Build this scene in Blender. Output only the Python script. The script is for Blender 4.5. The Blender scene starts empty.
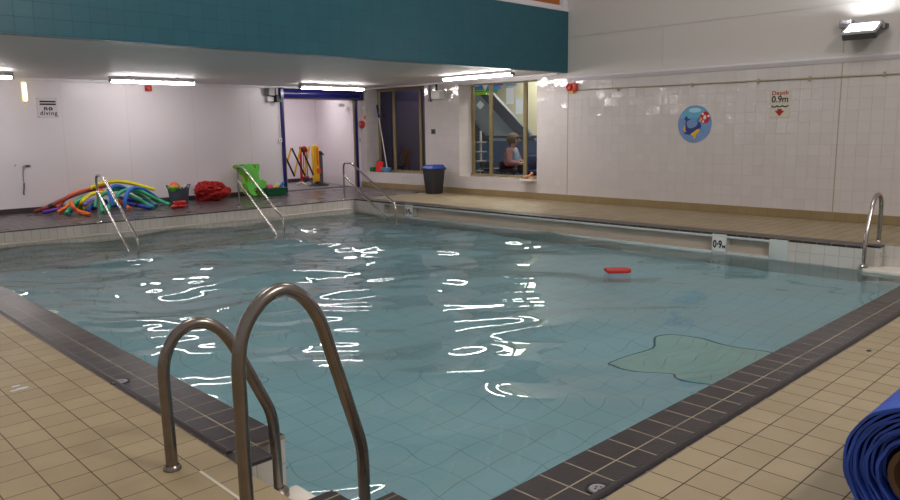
import bpy, bmesh, math, random
import numpy as np
from mathutils import Vector, Matrix, Quaternion
random.seed(7)
C = bpy.context.scene.collection
WAVE = .0021; HALL = 88; WORLD = .37; EXPO = 0
PI = math.pi

# ---------------------------------------------------------------- dimensions (metres)
XA, XAT = 1.567, 1.281        # pool edge / tan tile line, near left side
YB, YBT = 1.640, 1.356        # pool edge / tan tile line, near right side
YC, XD = 11.375, 8.485        # far left and far right pool edges
XDT = 8.771
XW, YN = 10.574, 13.846       # tiled right wall, panelled far wall
ZW = -0.248                   # water level
ZF = -0.92                    # pool floor
ZS = 2.235                    # soffit under the gallery
YG = 7.935                    # gallery front
PX = 0.10                     # deck tile phase

# ---------------------------------------------------------------- materials
def srgb(h):
    h = h.lstrip('#'); v = [int(h[i:i+2], 16)/255 for i in (0, 2, 4)]
    return tuple(((c/12.92) if c <= .04045 else ((c+.055)/1.055)**2.4) for c in v) + (1,)
def mat(name, col, rough=.5, metal=0, bump=None, emit=None, var=None, spec=.5, coat=0):
    m = bpy.data.materials.new(name); m.use_nodes = True
    nt = m.node_tree; N = nt.nodes; L = nt.links; b = N['Principled BSDF']
    if isinstance(col, str): col = srgb(col)
    b.inputs['Base Color'].default_value = col
    b.inputs['Roughness'].default_value = rough
    b.inputs['Metallic'].default_value = metal
    b.inputs['Specular IOR Level'].default_value = spec
    b.inputs['Coat Weight'].default_value = coat
    tc = N.new('ShaderNodeTexCoord')
    if emit:
        b.inputs['Emission Color'].default_value = emit[0]; b.inputs['Emission Strength'].default_value = emit[1]
    if var:      # (scale, amount)
        n = N.new('ShaderNodeTexNoise'); n.inputs['Scale'].default_value = var[0]; n.inputs['Detail'].default_value = 6
        L.new(tc.outputs['Object'], n.inputs['Vector'])
        mx = N.new('ShaderNodeMix'); mx.data_type = 'RGBA'
        mx.inputs[6].default_value = tuple(c*(1-var[1]) for c in col[:3])+(1,)
        mx.inputs[7].default_value = tuple(min(1, c*(1+var[1])) for c in col[:3])+(1,)
        L.new(n.outputs['Fac'], mx.inputs[0]); L.new(mx.outputs[2], b.inputs['Base Color'])
    if bump:     # (scale, strength, distance)
        n = N.new('ShaderNodeTexNoise'); n.inputs['Scale'].default_value = bump[0]; n.inputs['Detail'].default_value = 3
        L.new(tc.outputs['Object'], n.inputs['Vector'])
        bp = N.new('ShaderNodeBump'); bp.inputs['Strength'].default_value = bump[1]; bp.inputs['Distance'].default_value = bump[2]
        L.new(n.outputs['Fac'], bp.inputs['Height']); L.new(bp.outputs['Normal'], b.inputs['Normal'])
    return m

def tile(name, c1, c2, grout, axes, w, h, gap, rough=.3, ph=(0, 0), bump=.3, wob=(3, .15, .01), stain=None, groutrough=.8, rvar=.1, pertile=0, spec=.5):
    """square glazed tiles laid by a brick texture on the two given object axes"""
    m = bpy.data.materials.new(name); m.use_nodes = True
    nt = m.node_tree; N = nt.nodes; L = nt.links; b = N['Principled BSDF']
    tc = N.new('ShaderNodeTexCoord'); sp = N.new('ShaderNodeSeparateXYZ'); cb = N.new('ShaderNodeCombineXYZ')
    L.new(tc.outputs['Object'], sp.inputs[0])
    ad = []
    for k in (0, 1):
        a = N.new('ShaderNodeMath'); a.operation = 'SUBTRACT'; a.inputs[1].default_value = ph[k] - 30*(w, h)[k]
        L.new(sp.outputs['XYZ'.index(axes[k])], a.inputs[0]); L.new(a.outputs[0], cb.inputs[k]); ad.append(a)
    br = N.new('ShaderNodeTexBrick'); br.offset = 0; br.squash = 1; br.offset_frequency = 1; br.squash_frequency = 1
    br.inputs['Scale'].default_value = 1; br.inputs['Brick Width'].default_value = w; br.inputs['Row Height'].default_value = h
    br.inputs['Mortar Size'].default_value = gap/2; br.inputs['Mortar Smooth'].default_value = .25; br.inputs['Bias'].default_value = 0
    br.inputs['Color1'].default_value = srgb(c1); br.inputs['Color2'].default_value = srgb(c2); br.inputs['Mortar'].default_value = srgb(grout)
    L.new(cb.outputs[0], br.inputs['Vector'])
    col = br.outputs['Color']
    if stain:   # (scale, colour, amount)
        n = N.new('ShaderNodeTexNoise'); n.inputs['Scale'].default_value = stain[0]; n.inputs['Detail'].default_value = 8; n.inputs['Roughness'].default_value = .65
        L.new(tc.outputs['Object'], n.inputs['Vector'])
        r = N.new('ShaderNodeMapRange'); r.inputs[1].default_value = .45; r.inputs[2].default_value = .7; r.inputs[4].default_value = stain[2]
        L.new(n.outputs['Fac'], r.inputs[0])
        mx = N.new('ShaderNodeMix'); mx.data_type = 'RGBA'; mx.inputs[7].default_value = srgb(stain[1])
        L.new(r.outputs[0], mx.inputs[0]); L.new(col, mx.inputs[6]); col = mx.outputs[2]
    L.new(col, b.inputs['Base Color'])
    b.inputs['Specular IOR Level'].default_value = spec
    mr = N.new('ShaderNodeMapRange'); mr.inputs[3].default_value = rough; mr.inputs[4].default_value = groutrough
    L.new(br.outputs['Fac'], mr.inputs[0])
    n3 = N.new('ShaderNodeTexNoise'); n3.inputs['Scale'].default_value = 2.3; n3.inputs['Detail'].default_value = 4; L.new(tc.outputs['Object'], n3.inputs['Vector'])
    ra = N.new('ShaderNodeMath'); ra.operation = 'MULTIPLY_ADD'; ra.inputs[1].default_value = rvar*2
    L.new(n3.outputs['Fac'], ra.inputs[0]); sb = N.new('ShaderNodeMath'); sb.operation = 'SUBTRACT'; sb.inputs[1].default_value = rvar
    L.new(mr.outputs[0], sb.inputs[0]); L.new(sb.outputs[0], ra.inputs[2]); L.new(ra.outputs[0], b.inputs['Roughness'])
    inv = N.new('ShaderNodeMath'); inv.operation = 'SUBTRACT'; inv.inputs[0].default_value = 1; L.new(br.outputs['Fac'], inv.inputs[1])
    bp = N.new('ShaderNodeBump'); bp.inputs['Strength'].default_value = bump; bp.inputs['Distance'].default_value = .003
    L.new(inv.outputs[0], bp.inputs['Height'])
    n2 = N.new('ShaderNodeTexNoise'); n2.inputs['Scale'].default_value = wob[0]; n2.inputs['Detail'].default_value = 2; L.new(tc.outputs['Object'], n2.inputs['Vector'])
    b2 = N.new('ShaderNodeBump'); b2.inputs['Strength'].default_value = wob[1]; b2.inputs['Distance'].default_value = wob[2]
    L.new(n2.outputs['Fac'], b2.inputs['Height']); L.new(bp.outputs['Normal'], b2.inputs['Normal'])
    nrm = b2.outputs['Normal']
    if pertile:   # every tile sits at a slightly different tilt: per-tile random slope added as height
        fl = []
        for k in (0, 1):
            d = N.new('ShaderNodeMath'); d.operation = 'DIVIDE'; d.inputs[1].default_value = (w, h)[k]; L.new(ad[k].outputs[0], d.inputs[0])
            f = N.new('ShaderNodeMath'); f.operation = 'FLOOR'; L.new(d.outputs[0], f.inputs[0]); fl.append((d, f))
        c3 = N.new('ShaderNodeCombineXYZ'); L.new(fl[0][1].outputs[0], c3.inputs[0]); L.new(fl[1][1].outputs[0], c3.inputs[1])
        wn = N.new('ShaderNodeTexWhiteNoise'); wn.noise_dimensions = '2D'; L.new(c3.outputs[0], wn.inputs['Vector'])
        s3 = N.new('ShaderNodeSeparateColor'); L.new(wn.outputs['Color'], s3.inputs[0])
        acc = None
        for k in (0, 1):
            fr = N.new('ShaderNodeMath'); fr.operation = 'FRACT'; L.new(fl[k][0].outputs[0], fr.inputs[0])
            c0 = N.new('ShaderNodeMath'); c0.operation = 'SUBTRACT'; c0.inputs[1].default_value = .5; L.new(s3.outputs[k], c0.inputs[0])
            mu = N.new('ShaderNodeMath'); mu.operation = 'MULTIPLY'; L.new(fr.outputs[0], mu.inputs[0]); L.new(c0.outputs[0], mu.inputs[1])
            if acc is None: acc = mu
            else:
                s = N.new('ShaderNodeMath'); s.operation = 'ADD'; L.new(acc.outputs[0], s.inputs[0]); L.new(mu.outputs[0], s.inputs[1]); acc = s
        b4 = N.new('ShaderNodeBump'); b4.inputs['Strength'].default_value = 1; b4.inputs['Distance'].default_value = pertile
        L.new(acc.outputs[0], b4.inputs['Height']); L.new(nrm, b4.inputs['Normal']); nrm = b4.outputs['Normal']
    L.new(nrm, b.inputs['Normal'])
    return m

M = {}
M['tan'] = tile('tan_deck_tile', '#9f9073', '#95866a', '#3d342b', 'XY', .15, .15, .006, .5, (PX, .02), .5, (40, .12, .002), (1.7, '#85755a', .5), pertile=.001)
M['tanA'] = tile('tan_deck_tile_left', '#a1906f', '#978667', '#4a3f32', 'XY', .15, .15, .005, .5, (.106, .04), .5, (40, .12, .002), (1.7, '#85755a', .5), pertile=.001)
M['dark_deck'] = tile('dark_deck_tile', '#504849', '#4a4344', '#332e2f', 'XY', .15, .15, .005, .3, (PX, .02), .3, (60, .3, .002), (2.2, '#463e40', .5), rvar=.14)
M['copA'] = tile('dark_coping_tile_left', '#2f292b', '#282426', '#9a8c78', 'XY', .143, .15, .008, .36, (XAT, 2.65), .6, (50, .3, .003), (5, '#3c3638', .6))
M['copB'] = tile('dark_coping_tile_right', '#2f292b', '#282426', '#9a8c78', 'XY', .15, .142, .008, .36, (.084, YBT), .6, (50, .3, .003), (5, '#3c3638', .6))
M['wallW'] = tile('white_wall_tile', '#cfc8c6', '#cbc4c2', '#bcb3ae', 'YZ', .15, .15, .003, .07, (YG-.013, .118), .4, (9, .8, .004), rvar=.02, pertile=.007)
M['skirt'] = tile('tan_skirting_tile', '#937f5b', '#8b7856', '#75674e', 'YZ', .15, .2, .004, .35, (.02, 0), .4)
M['skirtdark'] = tile('dark_skirting_tile', '#3a3436', '#353032', '#282325', 'XZ', .15, .3, .005, .35, (PX, -.1), .4)
M['poolC'] = tile('white_pool_tile_back', '#e6e1db', '#e0dad3', '#a79f94', 'XZ', .1105, .3, .005, .3, (.03, -.25), .5, stain=(1.5, '#bfb5a4', .4))
M['poolD'] = tile('white_pool_tile_side', '#cdcac5', '#c8c4be', '#a59f95', 'YZ', .15, .125, .005, .3, (.016, -.125), .5, stain=(1.5, '#b3aa9a', .5))
M['poolN'] = tile('white_pool_tile_notch', '#c6c2bc', '#bfbab3', '#8f877c', 'XZ', .15, .125, .004, .3, (0, 0), .5, stain=(3, '#a89c88', .5))
M['poolfloor'] = tile('pale_blue_pool_tile', '#dfecef', '#dbe9ed', '#b7cdd2', 'XY', .2, .2, .007, .5, (0, 0), .2)
M['teal'] = tile('teal_tile', '#1f5866', '#1d5462', '#194955', 'XZ', .17, .15, .004, .35, (.03, ZS), .3, (2, .2, .02), rvar=.05, pertile=.001)
M['panel'] = mat('white_wall_panel', '#dcd4d8', .3, bump=(1.2, .15, .03), var=(.8, .02))
M['upper'] = mat('painted_upper_wall', '#c8c3bf', .55, bump=(30, .05, .002), var=(.5, .03))
M['soffit'] = mat('soffit_board', '#dcd7d5', .55, bump=(.9, .4, .05), var=(.6, .02))
M['groove'] = mat('panel_seam', '#c6bebf', .6)
M['joint'] = mat('movement_joint', '#a39a80', .7)
M['cream_metal'] = mat('olive_bronze_frame', '#8d7f5c', .35, metal=.35)
M['white_trim'] = mat('white_trim', '#d6d2d8', .4)
M['steel'] = mat('brushed_stainless_steel', '#b4afaa', .22, metal=1, bump=(60, .05, .0006), var=(9, .12))
M['steel_worn'] = mat('worn_stainless_steel', '#8a817b', .27, metal=1, bump=(160, .25, .0008), var=(14, .3))
M['tube'] = mat('lit_fluorescent_diffuser', '#ffffff', .4, emit=((1, .945, .93, 1), 46))
M['bulk'] = mat('lit_bulkhead_diffuser', '#fff3d0', .4, emit=((1, .86, .55, 1), 2.4))
M['bulkrim'] = mat('bulkhead_cream', '#cfc49a', .4, emit=((1, .86, .5, 1), .25))
M['grey'] = mat('grey_plastic', '#8b898b', .45)
M['lgrey'] = mat('light_grey_plastic', '#bdb8ba', .45)
M['dgrey'] = mat('dark_grey_plastic', '#4b4d50', .5, bump=(60, .1, .001))
M['black'] = mat('black_plastic', '#1b1a1c', .5)
M['blacktext'] = mat('black_print', '#15161c', .5)
M['redtext'] = mat('red_print', '#a3211c', .5)
M['white'] = mat('white_plastic', '#dcdad8', .4)
M['signpale'] = mat('pale_sign_board', '#c9c3b4', .3)
M['signclear'] = mat('clear_sign_board', '#d6cfd2', .2)
M['red'] = mat('red_plastic', '#b8231f', .4)
M['redfoam'] = mat('red_foam', '#d02820', .7, bump=(150, .2, .001))
M['redbag'] = mat('red_mesh_fabric', '#9c1210', .85, bump=(60, .6, .006), var=(25, .35))
M['redalarm'] = mat('red_alarm_plastic', '#c23a24', .4)
M['yellow'] = mat('yellow_plastic', '#e8b21c', .45)
M['orange'] = mat('orange_paint', '#e0541f', .5)
M['navy'] = mat('navy_shutter_paint', '#1d1c62', .25, coat=.3)
M['binblack'] = mat('bin_body', '#2c2b2f', .5, bump=(80, .1, .001))
M['binblue'] = mat('blue_bin_lid', '#1f49b8', .35)
M['blue'] = mat('blue_plastic', '#2b6fc4', .4)
M['lblue'] = mat('light_blue_plastic', '#5c9fd0', .4)
M['green'] = mat('green_plastic', '#14603a', .4)
M['lime'] = mat('lime_foam', '#58b53e', .65, bump=(120, .15, .001))
M['yfoam'] = mat('yellow_foam_core', '#c8c83a', .7)
M['pink'] = mat('pink_plastic', '#e2417c', .45)
M['cream'] = mat('cream_plastic', '#d8d8a8', .5)
M['skin'] = mat('skin', '#c99a80', .55)
M['doll'] = mat('pale_orange_rubber', '#d68a68', .55)
M['hair'] = mat('greyish_brown_hair', '#5f4f3a', .8, bump=(80, .8, .01), var=(30, .3))
M['cardigan'] = mat('pink_patterned_knit', '#a07070', .85, bump=(60, .5, .006), var=(38, .7))
M['bluetop'] = mat('light_blue_cotton', '#7fa3bd', .8, bump=(20, .3, .01))
M['trousers'] = mat('black_cloth', '#18181c', .85)
M['seatblue'] = mat('dark_blue_seat', '#20305c', .6)
M['seatdark'] = mat('dark_seat', '#1b2028', .6)
M['corrfloor'] = mat('grey_vinyl_floor', '#75706f', .4, var=(3, .1))
M['corrwall'] = mat('cream_lobby_wall', '#b5af9a', .7)
M['corrgrey'] = mat('grey_lobby_wall', '#8b8d90', .7)
M['purple'] = mat('dark_purple_wall', '#5a4f60', .7)
M['stair'] = mat('slate_stair_beam', '#3c4654', .6)
M['stairpanel'] = mat('pale_blue_stair_panel', '#b4c2cc', .6)
M['balus'] = mat('blue_balustrade_panel', '#4a6288', .6)
M['paper'] = mat('paper_notice', '#c5d2d8', .6)
M['orangewood'] = mat('orange_wood_panel', '#a85f22', .5, var=(2.5, .12))
M['roll'] = None
M['core'] = mat('brown_board_core', '#5f4632', .8, var=(12, .2))
M['recess'] = mat('beige_channel_lining', '#c4b8a8', .45, var=(2, .12))
M['lip'] = mat('white_glazed_lip', '#bfc6c4', .25, var=(2, .06))
M['ledgestone'] = mat('white_ledge', '#e0dad0', .4, var=(8, .12))
M['ridge'] = mat('dark_nosing', '#2c2628', .38, bump=(60, .4, .003), var=(6, .3))
M['mosaic'] = mat('pale_green_mosaic', '#dbe6d8', .5, var=(5, .15))
M['mosaicline'] = mat('dark_mosaic_outline', '#4a7484', .5)
M['mat'] = mat('dark_rubber_mat', '#25252c', .7, bump=(90, .4, .002))
M['signgreen'] = mat('green_banner', '#1f8a4a', .5)
M['signlime'] = mat('lime_banner', '#8fc21e', .5)
M['signblue'] = mat('blue_banner', '#2c7fc0', .5)
M['signpurple'] = mat('purple_banner', '#4a3278', .5)
M['sky'] = mat('pale_blue_disc', '#3f8fc0', .3)

def glass_mat():
    m = bpy.data.materials.new('window_glass'); m.use_nodes = True
    nt = m.node_tree; N = nt.nodes; L = nt.links; N.remove(N['Principled BSDF'])
    t = N.new('ShaderNodeBsdfTransparent'); t.inputs[0].default_value = (.86, .88, .88, 1)
    g = N.new('ShaderNodeBsdfGlossy'); g.inputs['Roughness'].default_value = .03
    f = N.new('ShaderNodeFresnel'); f.inputs[0].default_value = 1.5
    ge = N.new('ShaderNodeNewGeometry'); su = N.new('ShaderNodeMath'); su.operation = 'SUBTRACT'; su.inputs[0].default_value = 1; L.new(ge.outputs['Backfacing'], su.inputs[1])
    mu = N.new('ShaderNodeMath'); mu.operation = 'MULTIPLY'; L.new(su.outputs[0], mu.inputs[0]); L.new(f.outputs[0], mu.inputs[1])
    x = N.new('ShaderNodeMixShader'); L.new(mu.outputs[0], x.inputs[0]); L.new(t.outputs[0], x.inputs[1]); L.new(g.outputs[0], x.inputs[2])
    L.new(x.outputs[0], N['Material Output'].inputs[0]); return m
M['glass'] = glass_mat()
def water_mat():
    m = bpy.data.materials.new('pool_water'); m.use_nodes = True
    nt = m.node_tree; N = nt.nodes; L = nt.links; N.remove(N['Principled BSDF'])
    g = N.new('ShaderNodeBsdfGlass'); g.inputs['IOR'].default_value = 1.333; g.inputs['Roughness'].default_value = 0
    r = N.new('ShaderNodeBsdfRefraction'); r.inputs['IOR'].default_value = 1.333; r.inputs['Roughness'].default_value = 0
    r.inputs[0].default_value = WATER_TINT
    s = N.new('ShaderNodeBsdfGlossy'); s.inputs['Roughness'].default_value = 0
    N.remove(g)
    f = N.new('ShaderNodeFresnel'); f.inputs[0].default_value = 1.333
    tc = N.new('ShaderNodeTexCoord'); n = N.new('ShaderNodeTexNoise'); n.inputs['Scale'].default_value = 5; n.inputs['Detail'].default_value = 0
    L.new(tc.outputs['Object'], n.inputs['Vector'])
    b = N.new('ShaderNodeBump'); b.inputs['Strength'].default_value = .05; b.inputs['Distance'].default_value = .006
    L.new(n.outputs['Fac'], b.inputs['Height'])
    for q in (r, s, f): L.new(b.outputs['Normal'], q.inputs['Normal'])
    x = N.new('ShaderNodeMixShader'); L.new(f.outputs[0], x.inputs[0]); L.new(r.outputs[0], x.inputs[1]); L.new(s.outputs[0], x.inputs[2])
    L.new(x.outputs[0], N['Material Output'].inputs[0]); return m
WATER_TINT = (.74, .925, .965, 1)
M['water'] = water_mat()
def roll_mat():
    m = mat('blue_foam_roll', '#2b50b4', .55, bump=(18, .5, .01), var=(10, .2)); return m
M['roll'] = roll_mat()

# ---------------------------------------------------------------- mesh helpers
def off(parent):
    v = Vector((0, 0, 0)); p = parent
    while p is not None: v += p.location; p = p.parent
    return v
def obj(name, bm, m, parent=None, smooth=False, keep=False):
    if isinstance(m, str): m = M[m]
    bmesh.ops.recalc_face_normals(bm, faces=bm.faces[:]) if not keep else None
    me = bpy.data.meshes.new(name); o = off(parent)
    bmesh.ops.translate(bm, verts=bm.verts[:], vec=-o)
    bm.to_mesh(me); bm.free()
    for mm in (m if isinstance(m, list) else [m]): me.materials.append(mm if not isinstance(mm, str) else M[mm])
    if smooth:
        me.shade_smooth() if hasattr(me, 'shade_smooth') else None
        try: me.set_sharp_from_angle(angle=math.radians(38))
        except Exception: pass
    ob = bpy.data.objects.new(name, me); C.objects.link(ob)
    if parent is not None: ob.parent = parent
    return ob
def thing(name, label, cat, loc=(0, 0, 0), group=None):
    o = bpy.data.objects.new(name, None); C.objects.link(o); o.location = loc; o.empty_display_size = .1
    o['label'] = label; o['category'] = cat
    if group: o['group'] = group
    return o
def tag(o, label, cat, group=None, kind=None):
    o['label'] = label; o['category'] = cat
    if group: o['group'] = group
    if kind: o['kind'] = kind
    me = o.data
    if o.parent is None and o.type == 'MESH' and me.users == 1 and len(me.vertices):   # origin to the base centre
        co = np.empty(len(me.vertices)*3, 'f'); me.vertices.foreach_get('co', co); co = co.reshape(-1, 3)
        c = np.array([(co[:, 0].min()+co[:, 0].max())/2, (co[:, 1].min()+co[:, 1].max())/2, co[:, 2].min()])
        co -= c; me.vertices.foreach_set('co', co.ravel()); me.update(); o.location = c
    return o
def struct(name, bm, m, parent=None, label=None, smooth=False):
    o = obj(name, bm, m, parent, smooth)
    if parent is None: o['kind'] = 'structure'; o['label'] = label or name; 
    return o
def box(x0, x1, y0, y1, z0, z1, bev=0, bm=None, seg=2, rot=None, piv=None):
    b = bmesh.new()
    r = bmesh.ops.create_cube(b, size=1)
    bmesh.ops.scale(b, verts=b.verts[:], vec=(abs(x1-x0), abs(y1-y0), abs(z1-z0)))
    if bev: bmesh.ops.bevel(b, geom=b.edges[:], offset=bev, segments=seg, profile=.5, affect='EDGES')
    bmesh.ops.translate(b, verts=b.verts[:], vec=((x0+x1)/2, (y0+y1)/2, (z0+z1)/2))
    if rot is not None:
        p = Vector(piv if piv else ((x0+x1)/2, (y0+y1)/2, (z0+z1)/2))
        bmesh.ops.transform(b, matrix=Matrix.Translation(p) @ rot @ Matrix.Translation(-p), verts=b.verts[:])
    return merge(bm, b)
def merge(bm, b):
    if bm is None: return b
    me = bpy.data.meshes.new('t'); b.to_mesh(me); b.free(); bm.from_mesh(me); bpy.data.meshes.remove(me); return bm
def smooth_path(pts, n=8, closed=False):
    P = [Vector(p) for p in pts]; out = []
    for i in range(len(P)-1):
        p0 = P[max(i-1, 0)]; p1 = P[i]; p2 = P[i+1]; p3 = P[min(i+2, len(P)-1)]
        for k in range(n):
            t = k/n
            out.append(.5*((2*p1)+(-p0+p2)*t+(2*p0-5*p1+4*p2-p3)*t*t+(-p0+3*p1-3*p2+p3)*t**3))
    out.append(P[-1]); return out
def tube(pts, r, n=12, bm=None, cap=True, round_end=False, radii=None):
    """circle swept along a path with parallel transported frames"""
    P = [Vector(p) for p in pts]; b = bmesh.new(); rings = []
    T = []
    for i in range(len(P)):
        a = P[max(i-1, 0)]; c = P[min(i+1, len(P)-1)]; T.append((c-a).normalized())
    u = T[0].orthogonal().normalized()
    for i, p in enumerate(P):
        if i:
            q = T[i-1].rotation_difference(T[i]); u = (q @ u).normalized()
        v = T[i].cross(u).normalized(); rr = radii[i] if radii else r
        rings.append([b.verts.new(p+rr*(math.cos(2*PI*k/n)*u+math.sin(2*PI*k/n)*v)) for k in range(n)])
    for i in range(len(rings)-1):
        for k in range(n): b.faces.new((rings[i][k], rings[i][(k+1) % n], rings[i+1][(k+1) % n], rings[i+1][k]))
    if cap:
        if round_end:
            for ring, t, p, rr in ((rings[0], -T[0], P[0], radii[0] if radii else r), (rings[-1], T[-1], P[-1], radii[-1] if radii else r)):
                prev = ring
                for a in (.5, .86):
                    new = [b.verts.new(p+(v.co-p)*math.sqrt(1-a*a)+t*rr*a*.35) for v in ring]
                    for k in range(n):
                        b.faces.new((prev[k], prev[(k+1) % n], new[(k+1) % n], new[k]))
                    prev = new
                b.faces.new(prev)
        else:
            b.faces.new(rings[0]); b.faces.new(rings[-1])
    return merge(bm, b)
def rounded(pts, rad, n=6):
    """polyline with circular-ish fillets of the given radius at inner corners"""
    P = [Vector(p) for p in pts]; out = [P[0]]
    for i in range(1, len(P)-1):
        a = (P[i-1]-P[i]); c = (P[i+1]-P[i]); r = min(rad, a.length*.49, c.length*.49)
        s = P[i]+a.normalized()*r; e = P[i]+c.normalized()*r
        for k in range(n+1):
            t = k/n; out.append((1-t)**2*s+2*t*(1-t)*P[i]+t*t*e)
    out.append(P[-1]); return out
def prism(poly, origin, U, V, d0, d1, bm=None, bev=0):
    """2-D outline on axes U,V at origin, extruded along U x V from d0 to d1"""
    U = Vector(U); V = Vector(V); Nn = U.cross(V); O = Vector(origin); b = bmesh.new()
    lo = [b.verts.new(O+U*p[0]+V*p[1]+Nn*d0) for p in poly]; hi = [b.verts.new(O+U*p[0]+V*p[1]+Nn*d1) for p in poly]
    k = len(poly)
    b.faces.new(lo[::-1]); b.faces.new(hi)
    for i in range(k): b.faces.new((lo[i], lo[(i+1) % k], hi[(i+1) % k], hi[i]))
    if bev: bmesh.ops.bevel(b, geom=[e for e in b.edges if all(len(f.verts) > 4 for f in e.link_faces[:1]) or any(len(f.verts) > 4 for f in e.link_faces)], offset=bev, segments=2, profile=.5, affect='EDGES')
    b.normal_update(); bmesh.ops.triangulate(b, faces=[f for f in b.faces if len(f.verts) > 4])
    return merge(bm, b)
def lathe(prof, center, n=24, axis='Z', bm=None, sy=1):
    b = bmesh.new(); rings = []
    for r, z in prof:
        ring = []
        for k in range(n):
            a = 2*PI*k/n; v = (r*math.cos(a), r*math.sin(a)*sy, z)
            if axis == 'X': v = (z, v[0], v[1])
            if axis == 'Y': v = (v[0], z, v[1])
            ring.append(b.verts.new(Vector(center)+Vector(v)))
        rings.append(ring)
    for i in range(len(rings)-1):
        for k in range(n): b.faces.new((rings[i][k], rings[i][(k+1) % n], rings[i+1][(k+1) % n], rings[i+1][k]))
    if prof[0][0] > 1e-4: b.faces.new(rings[0])
    if prof[-1][0] > 1e-4: b.faces.new(rings[-1])
    bmesh.ops.remove_doubles(b, verts=b.verts[:], dist=1e-5)
    return merge(bm, b)
def circle(r, n=32, cx=0, cy=0, ry=None): return [(cx+r*math.cos(2*PI*k/n), cy+(ry or r)*math.sin(2*PI*k/n)) for k in range(n)]
def text(name, s, size, m, pos, U, V, parent=None, depth=.0015, align='CENTER', bold=0, sx=1, space=1):
    cu = bpy.data.curves.new(name, 'FONT'); cu.body = s; cu.size = size; cu.extrude = depth; cu.align_x = align; cu.align_y = 'CENTER'; cu.offset = bold; cu.space_character = space
    t = bpy.data.objects.new('tmp', cu); C.objects.link(t)
    dg = bpy.context.evaluated_depsgraph_get(); me = bpy.data.meshes.new_from_object(t.evaluated_get(dg))
    bpy.data.objects.remove(t); bpy.data.curves.remove(cu)
    U = Vector(U).normalized(); V = Vector(V).normalized(); W = U.cross(V)
    mt = Matrix((U*sx, V, W)).transposed().to_4x4(); mt.translation = Vector(pos)-off(parent); me.transform(mt)
    me.materials.append(M[m]); o = bpy.data.objects.new(name, me); C.objects.link(o); o.parent = parent; return o
def rotm(a, ax): return Matrix.Rotation(a, 4, ax)
def dup_tree(root, loc, label, group=None):
    def cp(o, par):
        c = o.copy(); C.objects.link(c); c.parent = par
        for ch in [x for x in src if x.parent == o]: cp(ch, c)
        return c
    src = list(C.objects); r = cp(root, None); r.location = loc; r['label'] = label
    if group: r['group'] = group
    return r
WR = dict(U=(0, -1, 0), V=(0, 0, 1))      # right wall, seen from the pool
WN = dict(U=(1, 0, 0), V=(0, 0, 1))       # far wall, seen from the pool
# ================================================================ THE SETTING
# decks (top at z = 0), built around the pool opening
fl = box(-14, XAT, YBT, YC, -.02, 0); struct('floor', fl, 'tanA', label='tan tiled deck on the near left side of the pool')
f2 = box(-14, XW+.4, -3, YBT, -.02, 0); struct('floor', f2, 'tan', label='tan tiled deck on the near right side of the pool')
f3 = box(XDT, XW+.4, YBT, YC, -.02, 0)
fl3 = struct('floor', f3, 'tan', label='tan tiled deck along the tiled right wall')
f4 = bmesh.new()
f4 = box(-14, XW+.4, YC, YN+.02, -.016, 0, bm=f4)
struct('floor', f4, 'dark_deck', label='dark grey tiled deck under the gallery')

# dark two-row coping with a raised nosing next to the tan tiles; the near left and far right rows step back at the ladder notches
NY0, NY1, NY2, NY3 = 1.93, 2.10, 2.51, 2.65
b = bmesh.new()
for (x0, x1, y0, y1) in ((XAT, XA, NY3, YC), (XAT, XA, YBT, NY0), (XAT, XAT+.143, NY2, NY3), (XAT, XAT+.143, NY0, NY1)):
    box(x0, x1, y0, y1, -.018, .004, bev=.004, bm=b, seg=1)
cA = struct('trim_1', b, 'copA', label='dark tiled coping of the near left pool edge')
b = bmesh.new()
for (y0, y1) in ((NY3, YC), (YBT, NY0)): tube([(XAT+.028, y0, -.004), (XAT+.028, y1, -.004)], .018, 10, bm=b)
struct('ridge', b, 'ridge', cA, smooth=True)
b = bmesh.new(); box(XA, XDT, YBT, YB, -.018, .004, bev=.004, bm=b, seg=1)
cB = struct('trim_2', b, 'copB', label='dark tiled coping of the near right pool edge')
b = bmesh.new(); tube([(XA, YBT+.028, -.004), (XDT, YBT+.028, -.004)], .022, 10, bm=b)
struct('ridge', b, 'ridge', cB, smooth=True)
b = bmesh.new()
DX1 = XDT-.143
for (x0, x1, y0, y1) in ((XD, XDT, NY3-.17, YC), (DX1, XDT, NY2-.15, NY3-.17), (XD, XDT, YB, NY0-.17)):
    box(x0, x1, y0, y1, -.022, .004, bev=.003, bm=b, seg=1)
struct('trim_3', b, 'copA', label='dark tiled coping of the far right pool edge')

# pool shell
b = bmesh.new(); box(1.1, XDT+.3, YBT-.1, YC+.4, ZF-.1, ZF, bm=b); struct('pool_floor', b, 'poolfloor', label='pale blue tiled pool floor')
b = bmesh.new()
box(XAT+.001, XA-.004, NY3, YC+.2, ZF, -.017, bm=b); box(XAT+.001, XA-.004, YBT, NY0, ZF, -.017, bm=b)
box(XAT-.15, XAT+.003, YBT, NY3+.2, ZF, -.019, bm=b)
box(XAT, XAT+.139, NY2, NY3+.01, ZF, -.017, bm=b); box(XAT, XAT+.139, NY0-.01, NY1, ZF, -.017, bm=b)
struct('wall_pool_near_left', b, 'poolN', label='white tiled pool wall on the near left side')
b = bmesh.new(); box(XAT, XDT, YBT, YB-.004, ZF, -.017, bm=b); struct('wall_pool_near_right', b, 'poolN', label='white tiled pool wall on the near right side')
b = bmesh.new(); box(XAT, XDT+.1, YC+.002, YC+.2, ZF, -.014, bm=b); struct('wall_pool_back', b, 'poolC', label='white tiled pool wall below the dark deck')
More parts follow.
